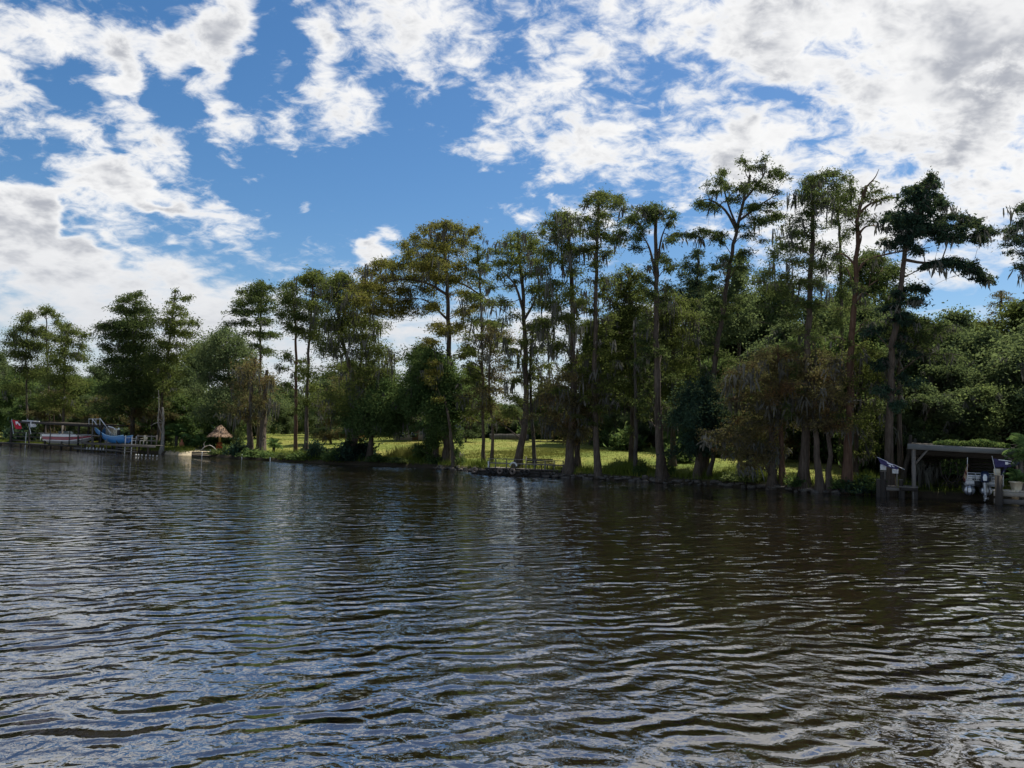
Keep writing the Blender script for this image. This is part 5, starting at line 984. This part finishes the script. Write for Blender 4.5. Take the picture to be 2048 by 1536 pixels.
for k in range(3): add('backrest_slat', MB().bar(C_(Xc(1053), .20 - k * .02, zd + .52 + k * .13), C_(Xc(1105), .20 - k * .02, zd + .52 + k * .13), .03, .09), DARKWOOD)
for px in (1055, 1068, 1080, 1092, 1103): add('leg', MB().bar(C_(Xc(px), .45, zd), C_(Xc(px), .45, zd + .41), .07), DARKWOOD)
e, add = group('bulkhead', 'old log bulkhead along the water below the fishing deck', 'bulkhead', C_(2.5, -.1, 0))
for k in range(2): add('log', MB().tube([C_(-1.2, -.10, .06 + k * .2), C_(2.5, -.12, .07 + k * .2), C_(Lr + .3, -.10, .06 + k * .2)], .105, 10), DARKWOOD, None, True)
for i in range(6): add('stake', MB().tube([C_(-.6 + i * 1.25, -.24, -1), C_(-.6 + i * 1.25, -.24, .42)], .06, 8), DARKWOOD, None, True)
TYRE = plain('worn_tyre', (0.035, 0.033, 0.031), .85, .2, 0, .4, 5); TYREP = plain('faded_tyre', (0.16, 0.13, 0.11), .9, .2, 0, .4, 5)
def torus(c, Rr, r, Rm, n=22, m=9, arc=2 * math.pi):
    th = np.linspace(0, arc, n + 1); ph = np.linspace(0, 2 * math.pi, m + 1)
    P = np.stack([(Rr + r * np.cos(ph)[None]) * np.cos(th)[:, None], r * 1.15 * np.sin(ph)[None] + 0 * th[:, None], (Rr + r * np.cos(ph)[None]) * np.sin(th)[:, None]], -1); return MB().grid(P @ Rm.T + c)
for px, py, mt, lab in ((955, 941, TYREP, 'pale weathered tyre on its own left of the deck'), (982, 941, TYRE, 'dark tyre, first of the row of five under the deck'), (993, 940, TYRE, 'dark tyre, second of the row of five under the deck'), (1005, 942, TYREP, 'pale faced tyre, middle of the row of five under the deck'), (1018, 940, TYRE, 'dark tyre, fourth of the row of five under the deck'), (1030, 942, TYREP, 'faded tyre, last of the row of five under the deck'), (1050, 943, TYRE, 'black tyre low in shade right of the row of five'), (1059, 944, TYRE, 'black tyre low in shade, furthest right under the deck')):
    c = C_(Xc(px), -.36, .30); e, add = group('tyre', lab, 'tyre', c, 'tyres hung along the log bulkhead'); t_ = add('tread', torus(c, .165, .075, C_.R), mt, None, True)
    add('hanging_rope', MB().tube([c + [0, 0, .20], c + C_.R @ np.array([0, .14, .34])], .012, 6), ROPE)
c = C_(Xc(1028), .0, zd + .20); e, add = group('half_tyre', 'white painted half tyre arched on the deck by the peeling trunk', 'tyre', c); add('arch', torus(c, .26, .06, C_.R, 14, 8, math.pi), WHITE, None, True)
e, add = group('marker_post', 'short white marker post at the left end of the deck rail', 'post', C_(Xc(979), -.1, .3)); add('shaft', MB().tube([C_(Xc(979), -.08, .25), C_(Xc(979), -.08, .95)], .05, 10), WHITE, None, True); add('cap', MB().lathe([(.06, 0), (.06, .03), (0, .06)], C_(Xc(979), -.08, .95), 10), WHITE)
# ------------------------------------------------------------------ far left: boat shelter, slide, jetty, thatched hut
def Dl(px): return float(np.interp(px, [-60, 0, 330, 480], [117, 112.5, 88.5, 84]))
def Lp(px, py, y=0.0):
    return at(px, py, Dl(px) + y)
def Lz(px, z, y=0.0):
    """point at photo column px, z metres above the water, y metres behind the dock front"""
    p = Lp(px, hz(px), y); return np.array([p[0], p[1], z])
ax = np.array([TAN[0], TAN[1], 0.0]); ay = np.array([NRM[0], NRM[1], 0.0]); RL = np.stack([ax, ay, [0, 0, 1.0]], 1)
e, add = group('boat_shelter', 'long dark flat roofed boat shelter on posts at the far left', 'boat shelter', Lz(120, 0, 2))
def zof(px, py): return float(Lp(px, py)[2])
add('beam', MB().bar(Lp(20, 843), Lp(205, 853), .10, .26), DARKWOOD); add('beam', MB().bar(Lp(78, 866), Lp(205, 872), .08, .14), OLDWOOD)
for i in range(24):
    px = 20 + i * 7.9; a = Lp(px, 842.3 + i * .43, .05); add('roof_board', MB().bar(a, a + ay * 5.5 + [0, 0, .15], .50, .05), DARKWOOD)
for px, py in ((24, 843), (60, 845), (92, 847), (125, 848.5), (158, 850.5), (186, 852), (203, 853)):
    add('post', MB().bar(Lz(px, -1, .1), Lp(px, py + 2, .1), .17), OLDWOOD if px in (125, 186) else DARKWOOD); add('post', MB().bar(Lz(px, -.5, 5.2), Lp(px, py, 5.2), .15), DARKWOOD)
for i in range(3): add('rail', MB().bar(Lz(20, .9 + i * .55, 5.4), Lz(205, .9 + i * .55, 5.4), .04, .14), DARKWOOD)
e, add = group('white_plank', 'pale plank fixed along the shelter eave behind the grey flag', 'plank', Lp(62, 843, -.12))
add('board', MB().bar(Lp(44, 842.5, -.12), Lp(79, 844, -.12), .05, .26), plain('pale_plank', (.5, .49, .46), .7)); add('bracket', MB().bar(Lp(62, 848, -.05), Lp(62, 842, -.05), .06), DARKWOOD)
flag_thing('red flag with a white mark hanging at the far left of the shelter', [Lp(24, 839.5, -.3), Lp(37, 841, -.3), Lp(44, 857, -.3), Lp(31, 858.5, -.3)], [Lp(27, 868, -.25), Lp(23.5, 838, -.25)], FLAGRED, [(8, 13, 1, 3), (12, 14, 3, 5), (0, 13, 0, 0 + 0) if 0 else (7, 9, 2, 4)], .10, pole_r=.035)
flag_thing('light grey flag hanging beside the red one at the far left', [Lp(56.5, 840, -.35), Lp(65, 841, -.35), Lp(75, 852, -.35), Lp(60.5, 855.5, -.35)], [Lp(62, 868, -.3), Lp(55, 838, -.3)], FLAGGREY, [(4, 7, 3, 6), (9, 12, 2, 5)], .10, pole_r=.035, seed=1)
def pole(label, px, z0, z1, r, y=-.3, mat=None, tilt=0.0):
    q = Lz(px, z0, y); e, add = group('white_pole', label, 'pole', q); add('shaft', MB().tube([q, Lz(px, z1, y) + ax * tilt], r, 8), mat or WHITE, None, True); add('cap', MB().lathe([(r * 1.15, 0), (r * 1.15, .06), (0, .1)], Lz(px, z1, y) + ax * tilt, 8), mat or WHITE); return e
pole('tall thin white pole standing in the water before the shelter', 53, -.8, zof(53, 866), .04)
# speedboat: bow to the right
e, add = group('speedboat', 'white speedboat with a broad dark red stripe on its lift', 'boat', Lz(140, .7, 1.5))
n = 26; t = np.linspace(0, 1, n); Lb = np.linalg.norm(Lz(186, 0) - Lz(101, 0)); o_ = Lz(101, 0, 1.6)
half = 1.05 * np.where(t < .55, 1, np.sqrt(np.clip(1 - ((t - .55) / .46) ** 2, 0, 1))); sheer = 1.92 + .10 * t; chine = 1.12 + .55 * np.clip((t - .5) / .5, 0, 1) ** 2; keel = .72 + 1.0 * np.clip((t - .62) / .38, 0, 1) ** 2.2
def sec(fz, fw): return np.stack([t * Lb, -half * fw, fz], 1)
def side(f0, w0, f1, w1, m_=3):
    P = np.array([sec(f0 + (f1 - f0) * q, w0 + (w1 - w0) * q) for q in np.linspace(0, 1, m_)]); return P
for nm, a0, w0, a1, w1, mt in (('hull_bottom', keel, 0.02, chine, .88, WHITE), ('hull_chine', chine, .88, chine + (sheer - chine) * .12, .90, WHITE), ('red_stripe', chine + (sheer - chine) * .12, .90, chine + (sheer - chine) * .66, .97, plain('dark_red_gelcoat', (.22, .008, .02), .25, .5)), ('hull_side', chine + (sheer - chine) * .66, .97, sheer, 1, WHITE)):
    P = side(a0, w0, a1, w1); Pm = P * [1, -1, 1]; m_ = MB().grid(P @ RL.T + o_).grid(Pm @ RL.T + o_); add(nm, m_, mt, None, True)
tr = np.array([[0, -.02, keel[0]], [0, -.92, chine[0]], [0, -1.05, sheer[0]], [0, 1.05, sheer[0]], [0, .92, chine[0]], [0, .02, keel[0]]]); add('transom', MB().add(tr @ RL.T + o_, [[0, 1, 4, 5], [1, 2, 3, 4]]), WHITE)
dk = np.array([sec(sheer, 1.0), sec(sheer + .05, .6), sec(sheer + .06, 0), sec(sheer + .05, -.6), sec(sheer, -1.0)]); add('foredeck', MB().grid(dk[:, 11:] @ RL.T + o_), WHITE, None, True)
add('cockpit_floor', MB().box(o_ + RL @ np.array([Lb * .22, 0, 1.3]), (Lb * .44, 1.8, .05), RL), CREAM); add('seat', MB().box(o_ + RL @ np.array([Lb * .10, 0, 1.62]), (.5, 1.7, .5), RL), CREAM); add('seat', MB().box(o_ + RL @ np.array([Lb * .30, .45, 1.62]), (.45, .6, .55), RL), CREAM)
ws = np.array([[Lb * .40, -.95, sheer[10]], [Lb * .47, -.5, sheer[10] + .05], [Lb * .47, .5, sheer[10] + .05], [Lb * .40, .95, sheer[10]]]); ws2 = ws + [-.28, 0, .38]
def glass_b(t_, out): p = principled(t_, out, (.03, .04, .045), .08, .5)
add('windscreen', MB().grid(np.array([ws, ws2]) @ RL.T + o_), material('tinted_glass', glass_b))
e, add = group('boat_lift', 'dark timber cradle and slings holding the red striped speedboat', 'boat lift', Lz(140, .4, 1.5))
for f in (.22, .68):
    for s_ in (-1, 1): add('sling', MB().bar(o_ + RL @ np.array([Lb * f, s_ * 1.12, .68]), o_ + RL @ np.array([Lb * f, s_ * 1.12, 2.5]), .12, .02), BLACK)
    add('cross_beam', MB().bar(o_ + RL @ np.array([Lb * f, -1.3, .60]), o_ + RL @ np.array([Lb * f, 1.3, .60]), .16, .14), DARKWOOD)
# walkways of the left dock
e, add = group('plank_dock', 'long grey plank dock in front of the boat shelter and slide', 'dock', Lz(160, 0, .5))
def zl(px): return float(np.interp(px, [0, 165, 200, 310], [.62, .62, 1.02, 1.02]))
for i in range(46): px = 0 + i * 3.6; add('plank', MB().box(Lz(px, .60, .45), (.235, 1.1, .05), RL), OLDWOOD)
add('edge_beam', MB().bar(Lz(-6, .50, -.12), Lz(165, .50, -.12), .06, .16), DARKWOOD)
for i in range(40): px = 168 + i * 3.6; add('plank', MB().box(Lz(px, 1.05, 1.1), (.205, 2.5, .05), RL), OLDWOOD)
add('edge_beam', MB().bar(Lz(166, .93, -.16), Lz(312, .93, -.16), .06, .2), OLDWOOD)
add('beam', MB().bar(Lz(150, .28, -.1), Lz(240, .28, -.1), .06, .22), OLDWOOD)
for px in range(4, 166, 20): add('piling', MB().tube([Lz(px, -1.2, -.05), Lz(px, .58, -.05)], .11, 8), DARKWOOD, None, True)
for px in range(172, 316, 18): add('piling', MB().tube([Lz(px, -1.2, -.02), Lz(px, 1.02, -.02)], .11, 8), DARKWOOD, None, True)
for px, zt_ in ((165, 1.75), (188, 1.7), (215, 1.65), (252, 2.1), (265, 2.0)): add('mooring_pole', MB().tube([Lz(px, -1, -.35), Lz(px, zt_, -.35)], .055, 8), METAL if px > 240 else OLDWOOD, None, True)
e, add = group('dock_steps', 'grey wooden steps going down to the water from the left dock', 'steps', Lz(255, 0, -.6))
for k in range(3): add('tread', MB().bar(Lz(236 + k * 2, .80 - k * .27, -.45 - k * .25), Lz(272 + k * 2, .80 - k * .27, -.45 - k * .25), .26, .06), OLDWOOD)
for px in (237, 272): add('stringer', MB().bar(Lz(px, .95, -.25), Lz(px + 3, -.1, -1.1), .06, .2), DARKWOOD)
for i, px in enumerate((176, 182, 189, 196, 203, 209)):
    c = Lz(px, .36, -.28); e, add = group('dock_fender', 'small white fender hung on the dock below the slide', 'fender', c, 'white fenders on the left dock'); add('body', MB().lathe([(0, -.15), (.06, -.13), (.075, 0), (.06, .13), (0, .15)], c, 10), WHITE, None, True); add('line', MB().tube([c + [0, 0, .14], c + [0, 0, .5]], .012, 5), ROPE)
# water slide
BLUE = plain('blue_fibreglass', (0.025, 0.165, 0.40), .35, .4, 0, .1); e, add = group('water_slide', 'bright blue curved water slide coming down onto the left dock', 'water slide', Lz(230, 1, 1))
path = spline([Lp(197, 861, 1.6), Lp(204, 867, 1.3), Lp(214, 875, 1.0), Lp(226, 880, .8), Lp(240, 881, .6), Lp(256, 879, .4)], 22)
T = nz(np.gradient(path, axis=0)); S_ = nz(np.cross(T, [0, 0, 1.0])); U = np.cross(S_, T)
th = np.linspace(math.pi * 1.02, math.pi * 1.98, 9); prof = np.stack([np.cos(th) * .55, np.sin(th) * .95 + .55], 1)
add('chute', MB().grid(path[:, None] + prof[None, :, :1] * S_[:, None] + prof[None, :, 1:] * U[:, None]), BLUE, None, True)
for sg in (0, -1): add('rim', MB().tube(path + prof[sg, 0] * S_ + prof[sg, 1] * U, .045, 8), plain('pale_blue_rim', (.25, .45, .62), .4), None, True)
for k in (3, 9, 15): add('support', MB().tube([path[k] - [0, 0, .15], path[k] * [1, 1, 0] + [0, 0, 1.02]], .05, 8), METAL, None, True)
for a_, b_ in (((200, 836.5), (222, 866)), ((185, 838), (194, 850))):
    for yy in (1.2, 2.0): add('handrail', MB().tube([Lp(*a_, yy), Lp(*b_, yy)], .055, 8), WHITE if yy < 2 else METAL, None, True)
add('platform_rail', MB().tube([Lp(178, 838, 1.3), Lp(200, 838, 1.3)], .035, 8), METAL, None, True)
for px, py in ((178, 838), (185, 838), (192, 838), (200, 837)): add('rail_post', MB().tube([Lp(px, py, 1.3), Lp(px, 852, 1.3)], .04, 8), METAL, None, True)
add('platform', MB().bar(Lp(176, 853, 2), Lp(202, 854, 2), 1.8, .08), DARKWOOD)
for px in (178, 200): add('tower_post', MB().bar(Lz(px, .9, 2.2), Lp(px, 853, 2.2), .15), DARKWOOD)
e, add = group('storage_locker', 'tan upright board locker standing behind the blue slide', 'locker', Lz(225, 1.05, 2.2))
xa, xb = 211, 235; zb, zt2 = 1.08, zof(225, 857)
for i in range(7):
    px = xa + (xb - xa) * (i + .5) / 7; add('board', MB().bar(Lz(px, zb, 1.7), Lz(px, zt2, 1.7), .215, .04, ay), CREAM)
for i in range(5):
    q = Lz(xb, 0, 1.75 + i * .24); add('board', MB().bar(q + [0, 0, zb], q + [0, 0, zt2], .04, .22, ay), CREAM)
add('back', MB().bar(Lz(xa, (zb + zt2) / 2, 2.95), Lz(xb, (zb + zt2) / 2, 2.95), .04, zt2 - zb), CREAM)
add('lid', MB().bar(Lz(xa - .5, zt2 + .03, 2.3), Lz(xb + .5, zt2 + .03, 2.3), 1.4, .06), PALEWOOD)
for k, (a_, b_) in enumerate((((217, 853), (225, 855)), ((225, 855), (231, 859)))): add('pipe', MB().tube([Lp(*a_, 1.5), Lp(*b_, 1.5)], .08, 8), WHITE, None, True)
q = Lz(237.5, .2, .3); e, add = group('dark_piling', 'thick black piling standing right of the tan locker', 'piling', q); add('shaft', MB().tube([q - [0, 0, 1], Lz(237.5, zof(237, 860), .3)], [.24, .2], 12), BLACK, None, True); add('lamp', MB().lathe([(.05, 0), (.11, .08), (.11, .2), (0, .27)], Lz(237.5, zof(237, 860), .3), 10), WHITE, None, True)
# furniture on the dock
def chair(label, px, y, mat, rz, sc=1.0):
    b = Lz(px, 1.08, y); e = thing('dock_chair', label, 'chair', b, rz); e.scale = (sc,) * 3
    part('seat', MB().box((0, 0, .42), (.5, .5, .05)), mat, e); bk = part('backrest', MB().box((0, .27, .92), (.5, .04, .06)), mat, e)
    for k in range(4): part('slat', MB().box((-.18 + k * .12, .27, .68), (.07, .03, .46)), mat, bk)
    for x in (-.22, .22):
        for yy in (-.22, .25): part('leg', MB().bar((x, yy, 0), (x, yy, .42), .05), mat, e)
        part('armrest', MB().bar((x * 1.15, -.25, .64), (x * 1.15, .27, .64), .07, .03), mat, e)
yaw = math.atan2(TAN[1], TAN[0])
chair('pale slatted chair at the right end of the left dock', 288, 1.6, CREAM, yaw + .3, 1.1); chair('white chair standing behind the two thin poles on the dock', 268, 1.8, WHITE, yaw - .4)
chair('white tubular chair on the low walkway by the speedboat stern', 86, .3, WHITE, yaw + 1.2)
e, add = group('dock_table', 'small round white table among the chairs on the left dock', 'table', Lz(259, 1.08, 1.5))
add('top', MB().lathe([(0, .70), (.45, .70), (.45, .74), (0, .74)], Lz(259, 1.08, 1.5), 18), WHITE); add('stem', MB().tube([Lz(259, 1.1, 1.5), Lz(259, 1.78, 1.5)], .04, 8), METAL); add('foot', MB().lathe([(.25, 0), (.25, .03), (.04, .06)], Lz(259, 1.08, 1.5), 12), METAL)
e, add = group('dock_rail', 'weathered rail fence at the right end of the left dock', 'railing', Lz(292, 1.08, 2.3))
for px in (276, 290, 304, 314): add('post', MB().bar(Lz(px, 1.0, 2.3), Lz(px, 2.2, 2.3), .1), OLDWOOD)
for z in (1.55, 2.05): add('rail', MB().bar(Lz(274, z, 2.24), Lz(316, z, 2.24), .04, .13), OLDWOOD)
for i, px in enumerate((272, 277, 284, 292, 300, 306, 314)):
    d_ = ray(px, 909.5 + i * .35); c = CAM + d_ * (-2.45 / d_[2]); e, add = group('swim_buoy', 'white float of the swim line off the left dock', 'buoy', c, 'floats of the swim line'); add('float', MB().lathe([(0, -.08), (.055, -.06), (.08, 0), (.055, .06), (0, .08)], c, 12), WHITE, None, True); add('collar', MB().lathe([(.125, -.015), (.13, 0), (.125, .015)], c, 12), ROPE)
for i, (px, y, h, lab) in enumerate(((403, -.3, .45, 'thin white pipe at the left of the sandy landing wall'), (417, .2, .7, 'leaning white pipe beside the sandy landing'), (483, -.6, .45, 'white pipe standing in the water right of the dark bush'), (540, -.5, .32, 'short white pipe in the water below the sago palm'))):
    p = site(px, y); p[2] = -.5; e, add = group('white_pipe', lab, 'pipe', p); add('shaft', MB().tube([p, p + [.12 if i == 1 else 0, 0, .5 + h]], .04, 8), WHITE, None, True); add('cap', MB().lathe([(.065, 0), (.065, .05), (0, .08)], p + [.12 if i == 1 else 0, 0, .5 + h], 8), WHITE)
# sand landing
SAND = plain('damp_sand', (0.36, 0.30, 0.20), .95, .1, 0, .25, 2.0)
aa_ = np.linspace(a_of(334, .5), a_of(424, .5), 16); vv_ = np.linspace(-.7, 3.4, 9); P = np.zeros((16, 9, 3))
for i, a in enumerate(aa_):
    for j, v in enumerate(vv_):
        wv_ = v + .25 * math.sin(i * 1.3) * (j == 8); x, y = shore_point(a, wv_); P[i, j] = (x, y, float(ground_z(x, y)) + .02)
structure(part('sand_landing', MB().grid(P), SAND, None, True))
q0, q1 = site(383, -.25), site(424, .2); e, add = group('landing_wall', 'dark low timber wall at the right of the sandy landing', 'wall', q0)
for k in range(3): add('timber', MB().bar([q0[0], q0[1], .05 + k * .17], [q1[0], q1[1], .08 + k * .19], .16, .155), DARKWOOD)
# thatched hut
H0 = site(437, 5.0); Dh = depth(H0); kh = Dh / F; za = float(at(437, 851, Dh)[2]); ze = float(at(437, 872, Dh)[2]); rh = 23.5 * kh
e, add = group('thatched_hut', 'round palm thatched umbrella hut on a single wooden pole', 'hut', H0)
THATCH = leafmat('palm_thatch', (0.22, 0.15, 0.10), (0.38, 0.27, 0.19), (0.52, 0.39, 0.29), trans=.1, glow=(.3, .2, .12)); POLE = wood('yellow_pole', (0.38, 0.26, 0.10), (14, 14, 1))
add('pole', MB().tube([H0 - [0, 0, .3], [H0[0], H0[1], za - .15]], .13, 12), POLE, None, True)
cone = MB().lathe([(.03, za - .02), (rh * .3, za - .32), (rh * .62, ze + .36), (rh * .96, ze - .05), (rh * .9, ze - .08), (rh * .55, ze + .25), (.05, za - .25)], (H0[0], H0[1], 0), 28); rf = add('thatch_cone', cone, plain('thatch_under', (.14, .10, .065), .95))
g = np.random.default_rng(4); n = 2600; rr_ = np.sqrt(g.uniform(0, 1, n)); tt = g.uniform(0, 6.283, n); zz = np.interp(rr_, [0, .3, .62, .96, 1.0], [za, za - .28, ze + .40, ze, ze - .05]) + .03
P = np.stack([H0[0] + rr_ * rh * np.cos(tt), H0[1] + rr_ * rh * np.sin(tt), zz], 1); d = nz(np.stack([np.cos(tt) * .9, np.sin(tt) * .9, -.62 - .5 * rr_], 1) + g.normal(size=(n, 3)) * .13)
ml = MB(); leaves(ml, P, d, .42, .07, g); stuff(add('thatch_straw', ml, THATCH, rf, False, True))
for k in range(8):
    an = k * math.pi / 4; add('rafter', MB().bar([H0[0], H0[1], za - .3], [H0[0] + .85 * rh * math.cos(an), H0[1] + .85 * rh * math.sin(an), ze + .0], .05), POLE)
def adirondack(label, p, mat, rz):
    e = thing('garden_chair', label, 'chair', p, rz)
    for k in range(4): part('seat_slat', MB().bar((-.27, -.3 + k * .15, .38 - k * .035), (.27, -.3 + k * .15, .38 - k * .035), .13, .025), mat, e)
    for k in range(5): part('backrest_slat', MB().bar((-.22 + k * .11, .22, .28), (-.26 + k * .13, .45, 1.0 - .05 * abs(k - 2)), .095, .022, (0, 1, 0)), mat, e)
    for x in (-.3, .3): part('leg', MB().bar((x, -.33, 0), (x, -.33, .55), .08, .03), mat, e); part('leg', MB().bar((x, .4, 0), (x, -.3, .36), .09, .03), mat, e); part('armrest', MB().bar((x * 1.1, -.38, .56), (x * 1.1, .32, .56), .12, .025), mat, e)
RUST = plain('orange_red_paint', (.36, .075, .025), .7, .2)
adirondack('orange red slatted chair at the foot of the thatched hut pole', site(437, 4.6), RUST, .3)
pc = site(361, 2.6); e, add = group('clay_chiminea', 'terracotta clay stove standing on the sand left of the hut', 'stove', pc)
add('body', MB().lathe([(.14, .22), (.26, .32), (.30, .5), (.24, .7), (.12, .85), (.10, 1.1), (.14, 1.16), (.11, 1.16), (.07, .9)], pc, 16), plain('terracotta', (.30, .12, .06), .9), None, True)
for k in range(3): an = k * 2.094; add('leg', MB().tube([pc + [.2 * math.cos(an), .2 * math.sin(an), -.05], pc + [.12 * math.cos(an), .12 * math.sin(an), .3]], .03, 6), BLACK)
pd = site(415, 3.0); e, add = group('driftwood_arch', 'pale arched driftwood branch lying beside the thatched hut', 'driftwood', pd)
add('branch', MB().tube(spline([pd + [-.9, 0, 0], pd + [-.5, .1, .5], pd + [.2, .1, .7], pd + [.9, .1, .2], pd + [1.1, .1, -.05]], 14), np.linspace(.07, .03, 14), 8), plain('driftwood', (.33, .31, .28), .9), None, True)
add('twig', MB().tube(spline([pd + [-.5, .1, .5], pd + [-.6, .1, .9], pd + [-.4, .1, 1.15]], 6), np.linspace(.04, .015, 6), 6), plain('driftwood', (.33, .31, .28)), None, True)
# ------------------------------------------------------------------ houses and fence beyond the lawn
def house(label, px0, px1, v, py_eave, py_top, wall, roofm, yaw, nwin):
    p = site((px0 + px1) / 2, v); D = depth(p); wd = (px1 - px0) * D / F; ze = at(px0, py_eave, D)[2]; zr = at(px0, py_top, D)[2]; dp = 9.0
    e = thing('house', label, 'house', p, yaw); h = ze - p[2]; hr = zr - p[2]
    part('wall', MB().box((0, dp / 2, h / 2 - .3), (wd, dp, h + .6)), wall, e)
    part('gable', MB().add([(-wd / 2, -.02, h), (wd / 2, -.02, h), (0, -.02, hr - .15)], [[0, 1, 2]]), wall, e)
    rf = None
    for sg in (-1, 1):
        a = np.array([[sg * (wd / 2 + .45), -.5, h - .22], [sg * (wd / 2 + .45), dp + .5, h - .22], [0, dp + .5, hr], [0, -.5, hr]]); q = part('roof', MB().add(np.vstack([a, a + [0, 0, .14]]), [[0, 1, 2, 3], [4, 5, 6, 7], [0, 3, 7, 4], [0, 1, 5, 4], [1, 2, 6, 5]]), roofm, e); rf = rf or q
    part('chimney', MB().box((wd * .22, dp * .6, hr - .1), (.7, .6, 1.6)), plain('brick_chimney', (.25, .13, .09), .9), rf)
    for k in range(nwin):
        x = -wd / 2 + wd * (k + .5) / nwin; wn = part('window', MB().box((x, -.03, h * .55), (1.1, .06, 1.5)), WHITE, e); part('pane', MB().box((x, -.07, h * .55 + .37), (.92, .02, .62)), MATS['tinted_glass'], wn); part('pane', MB().box((x, -.07, h * .55 - .37), (.92, .02, .62)), MATS['tinted_glass'], wn)
    dr = part('door', MB().box((wd * .02, -.04, 1.0), (.95, .07, 2.05)), plain('brown_door', (.16, .08, .04), .6), e); part('handle', MB().box((wd * .02 + .35, -.09, 1.0), (.05, .05, .14)), METAL, dr)
    return e
TAN_W = plain('tan_siding', (.30, .24, .175), .8, .2, 0, .12); ROOFG = plain('grey_shingle', (.17, .17, .185), .9, .1, 0, .25, 4); PINK = plain('brick_veneer', (.34, .24, .20), .9, .1, 0, .2, 5)
house('tan house with a grey roof glimpsed behind the green oak', 782, 872, 34, 851, 812, TAN_W, ROOFG, -.35, 3)
house('pinkish brick house glimpsed between the rusty cypresses', 1528, 1622, 27, 838, 778, PINK, ROOFG, -.2, 3)
house('low house with a pale band of wall far behind the olive cypress', 1215, 1330, 58, 850, 822, plain('white_siding', (.55, .55, .53), .8), ROOFG, -.3, 4)
q0, q1 = site(978, 44), site(1056, 40); e, add = group('garden_fence', 'low grey board fence crossing the far lawn behind the deck', 'fence', q0); nn = 44
for i in range(nn): p = q0 + (q1 - q0) * (i + .5) / nn; p[2] = float(ground_z(p[0], p[1])); add('board', MB().bar(p - [0, 0, .1], p + [0, 0, .85], np.linalg.norm((q1 - q0)[:2]) / nn - .03, .025, (0, 1, 0)), OLDWOOD)
for z in (.25, .7): add('rail', MB().bar(q0 + [0, .04, z], q1 + [0, .04, z], .04, .09), OLDWOOD)
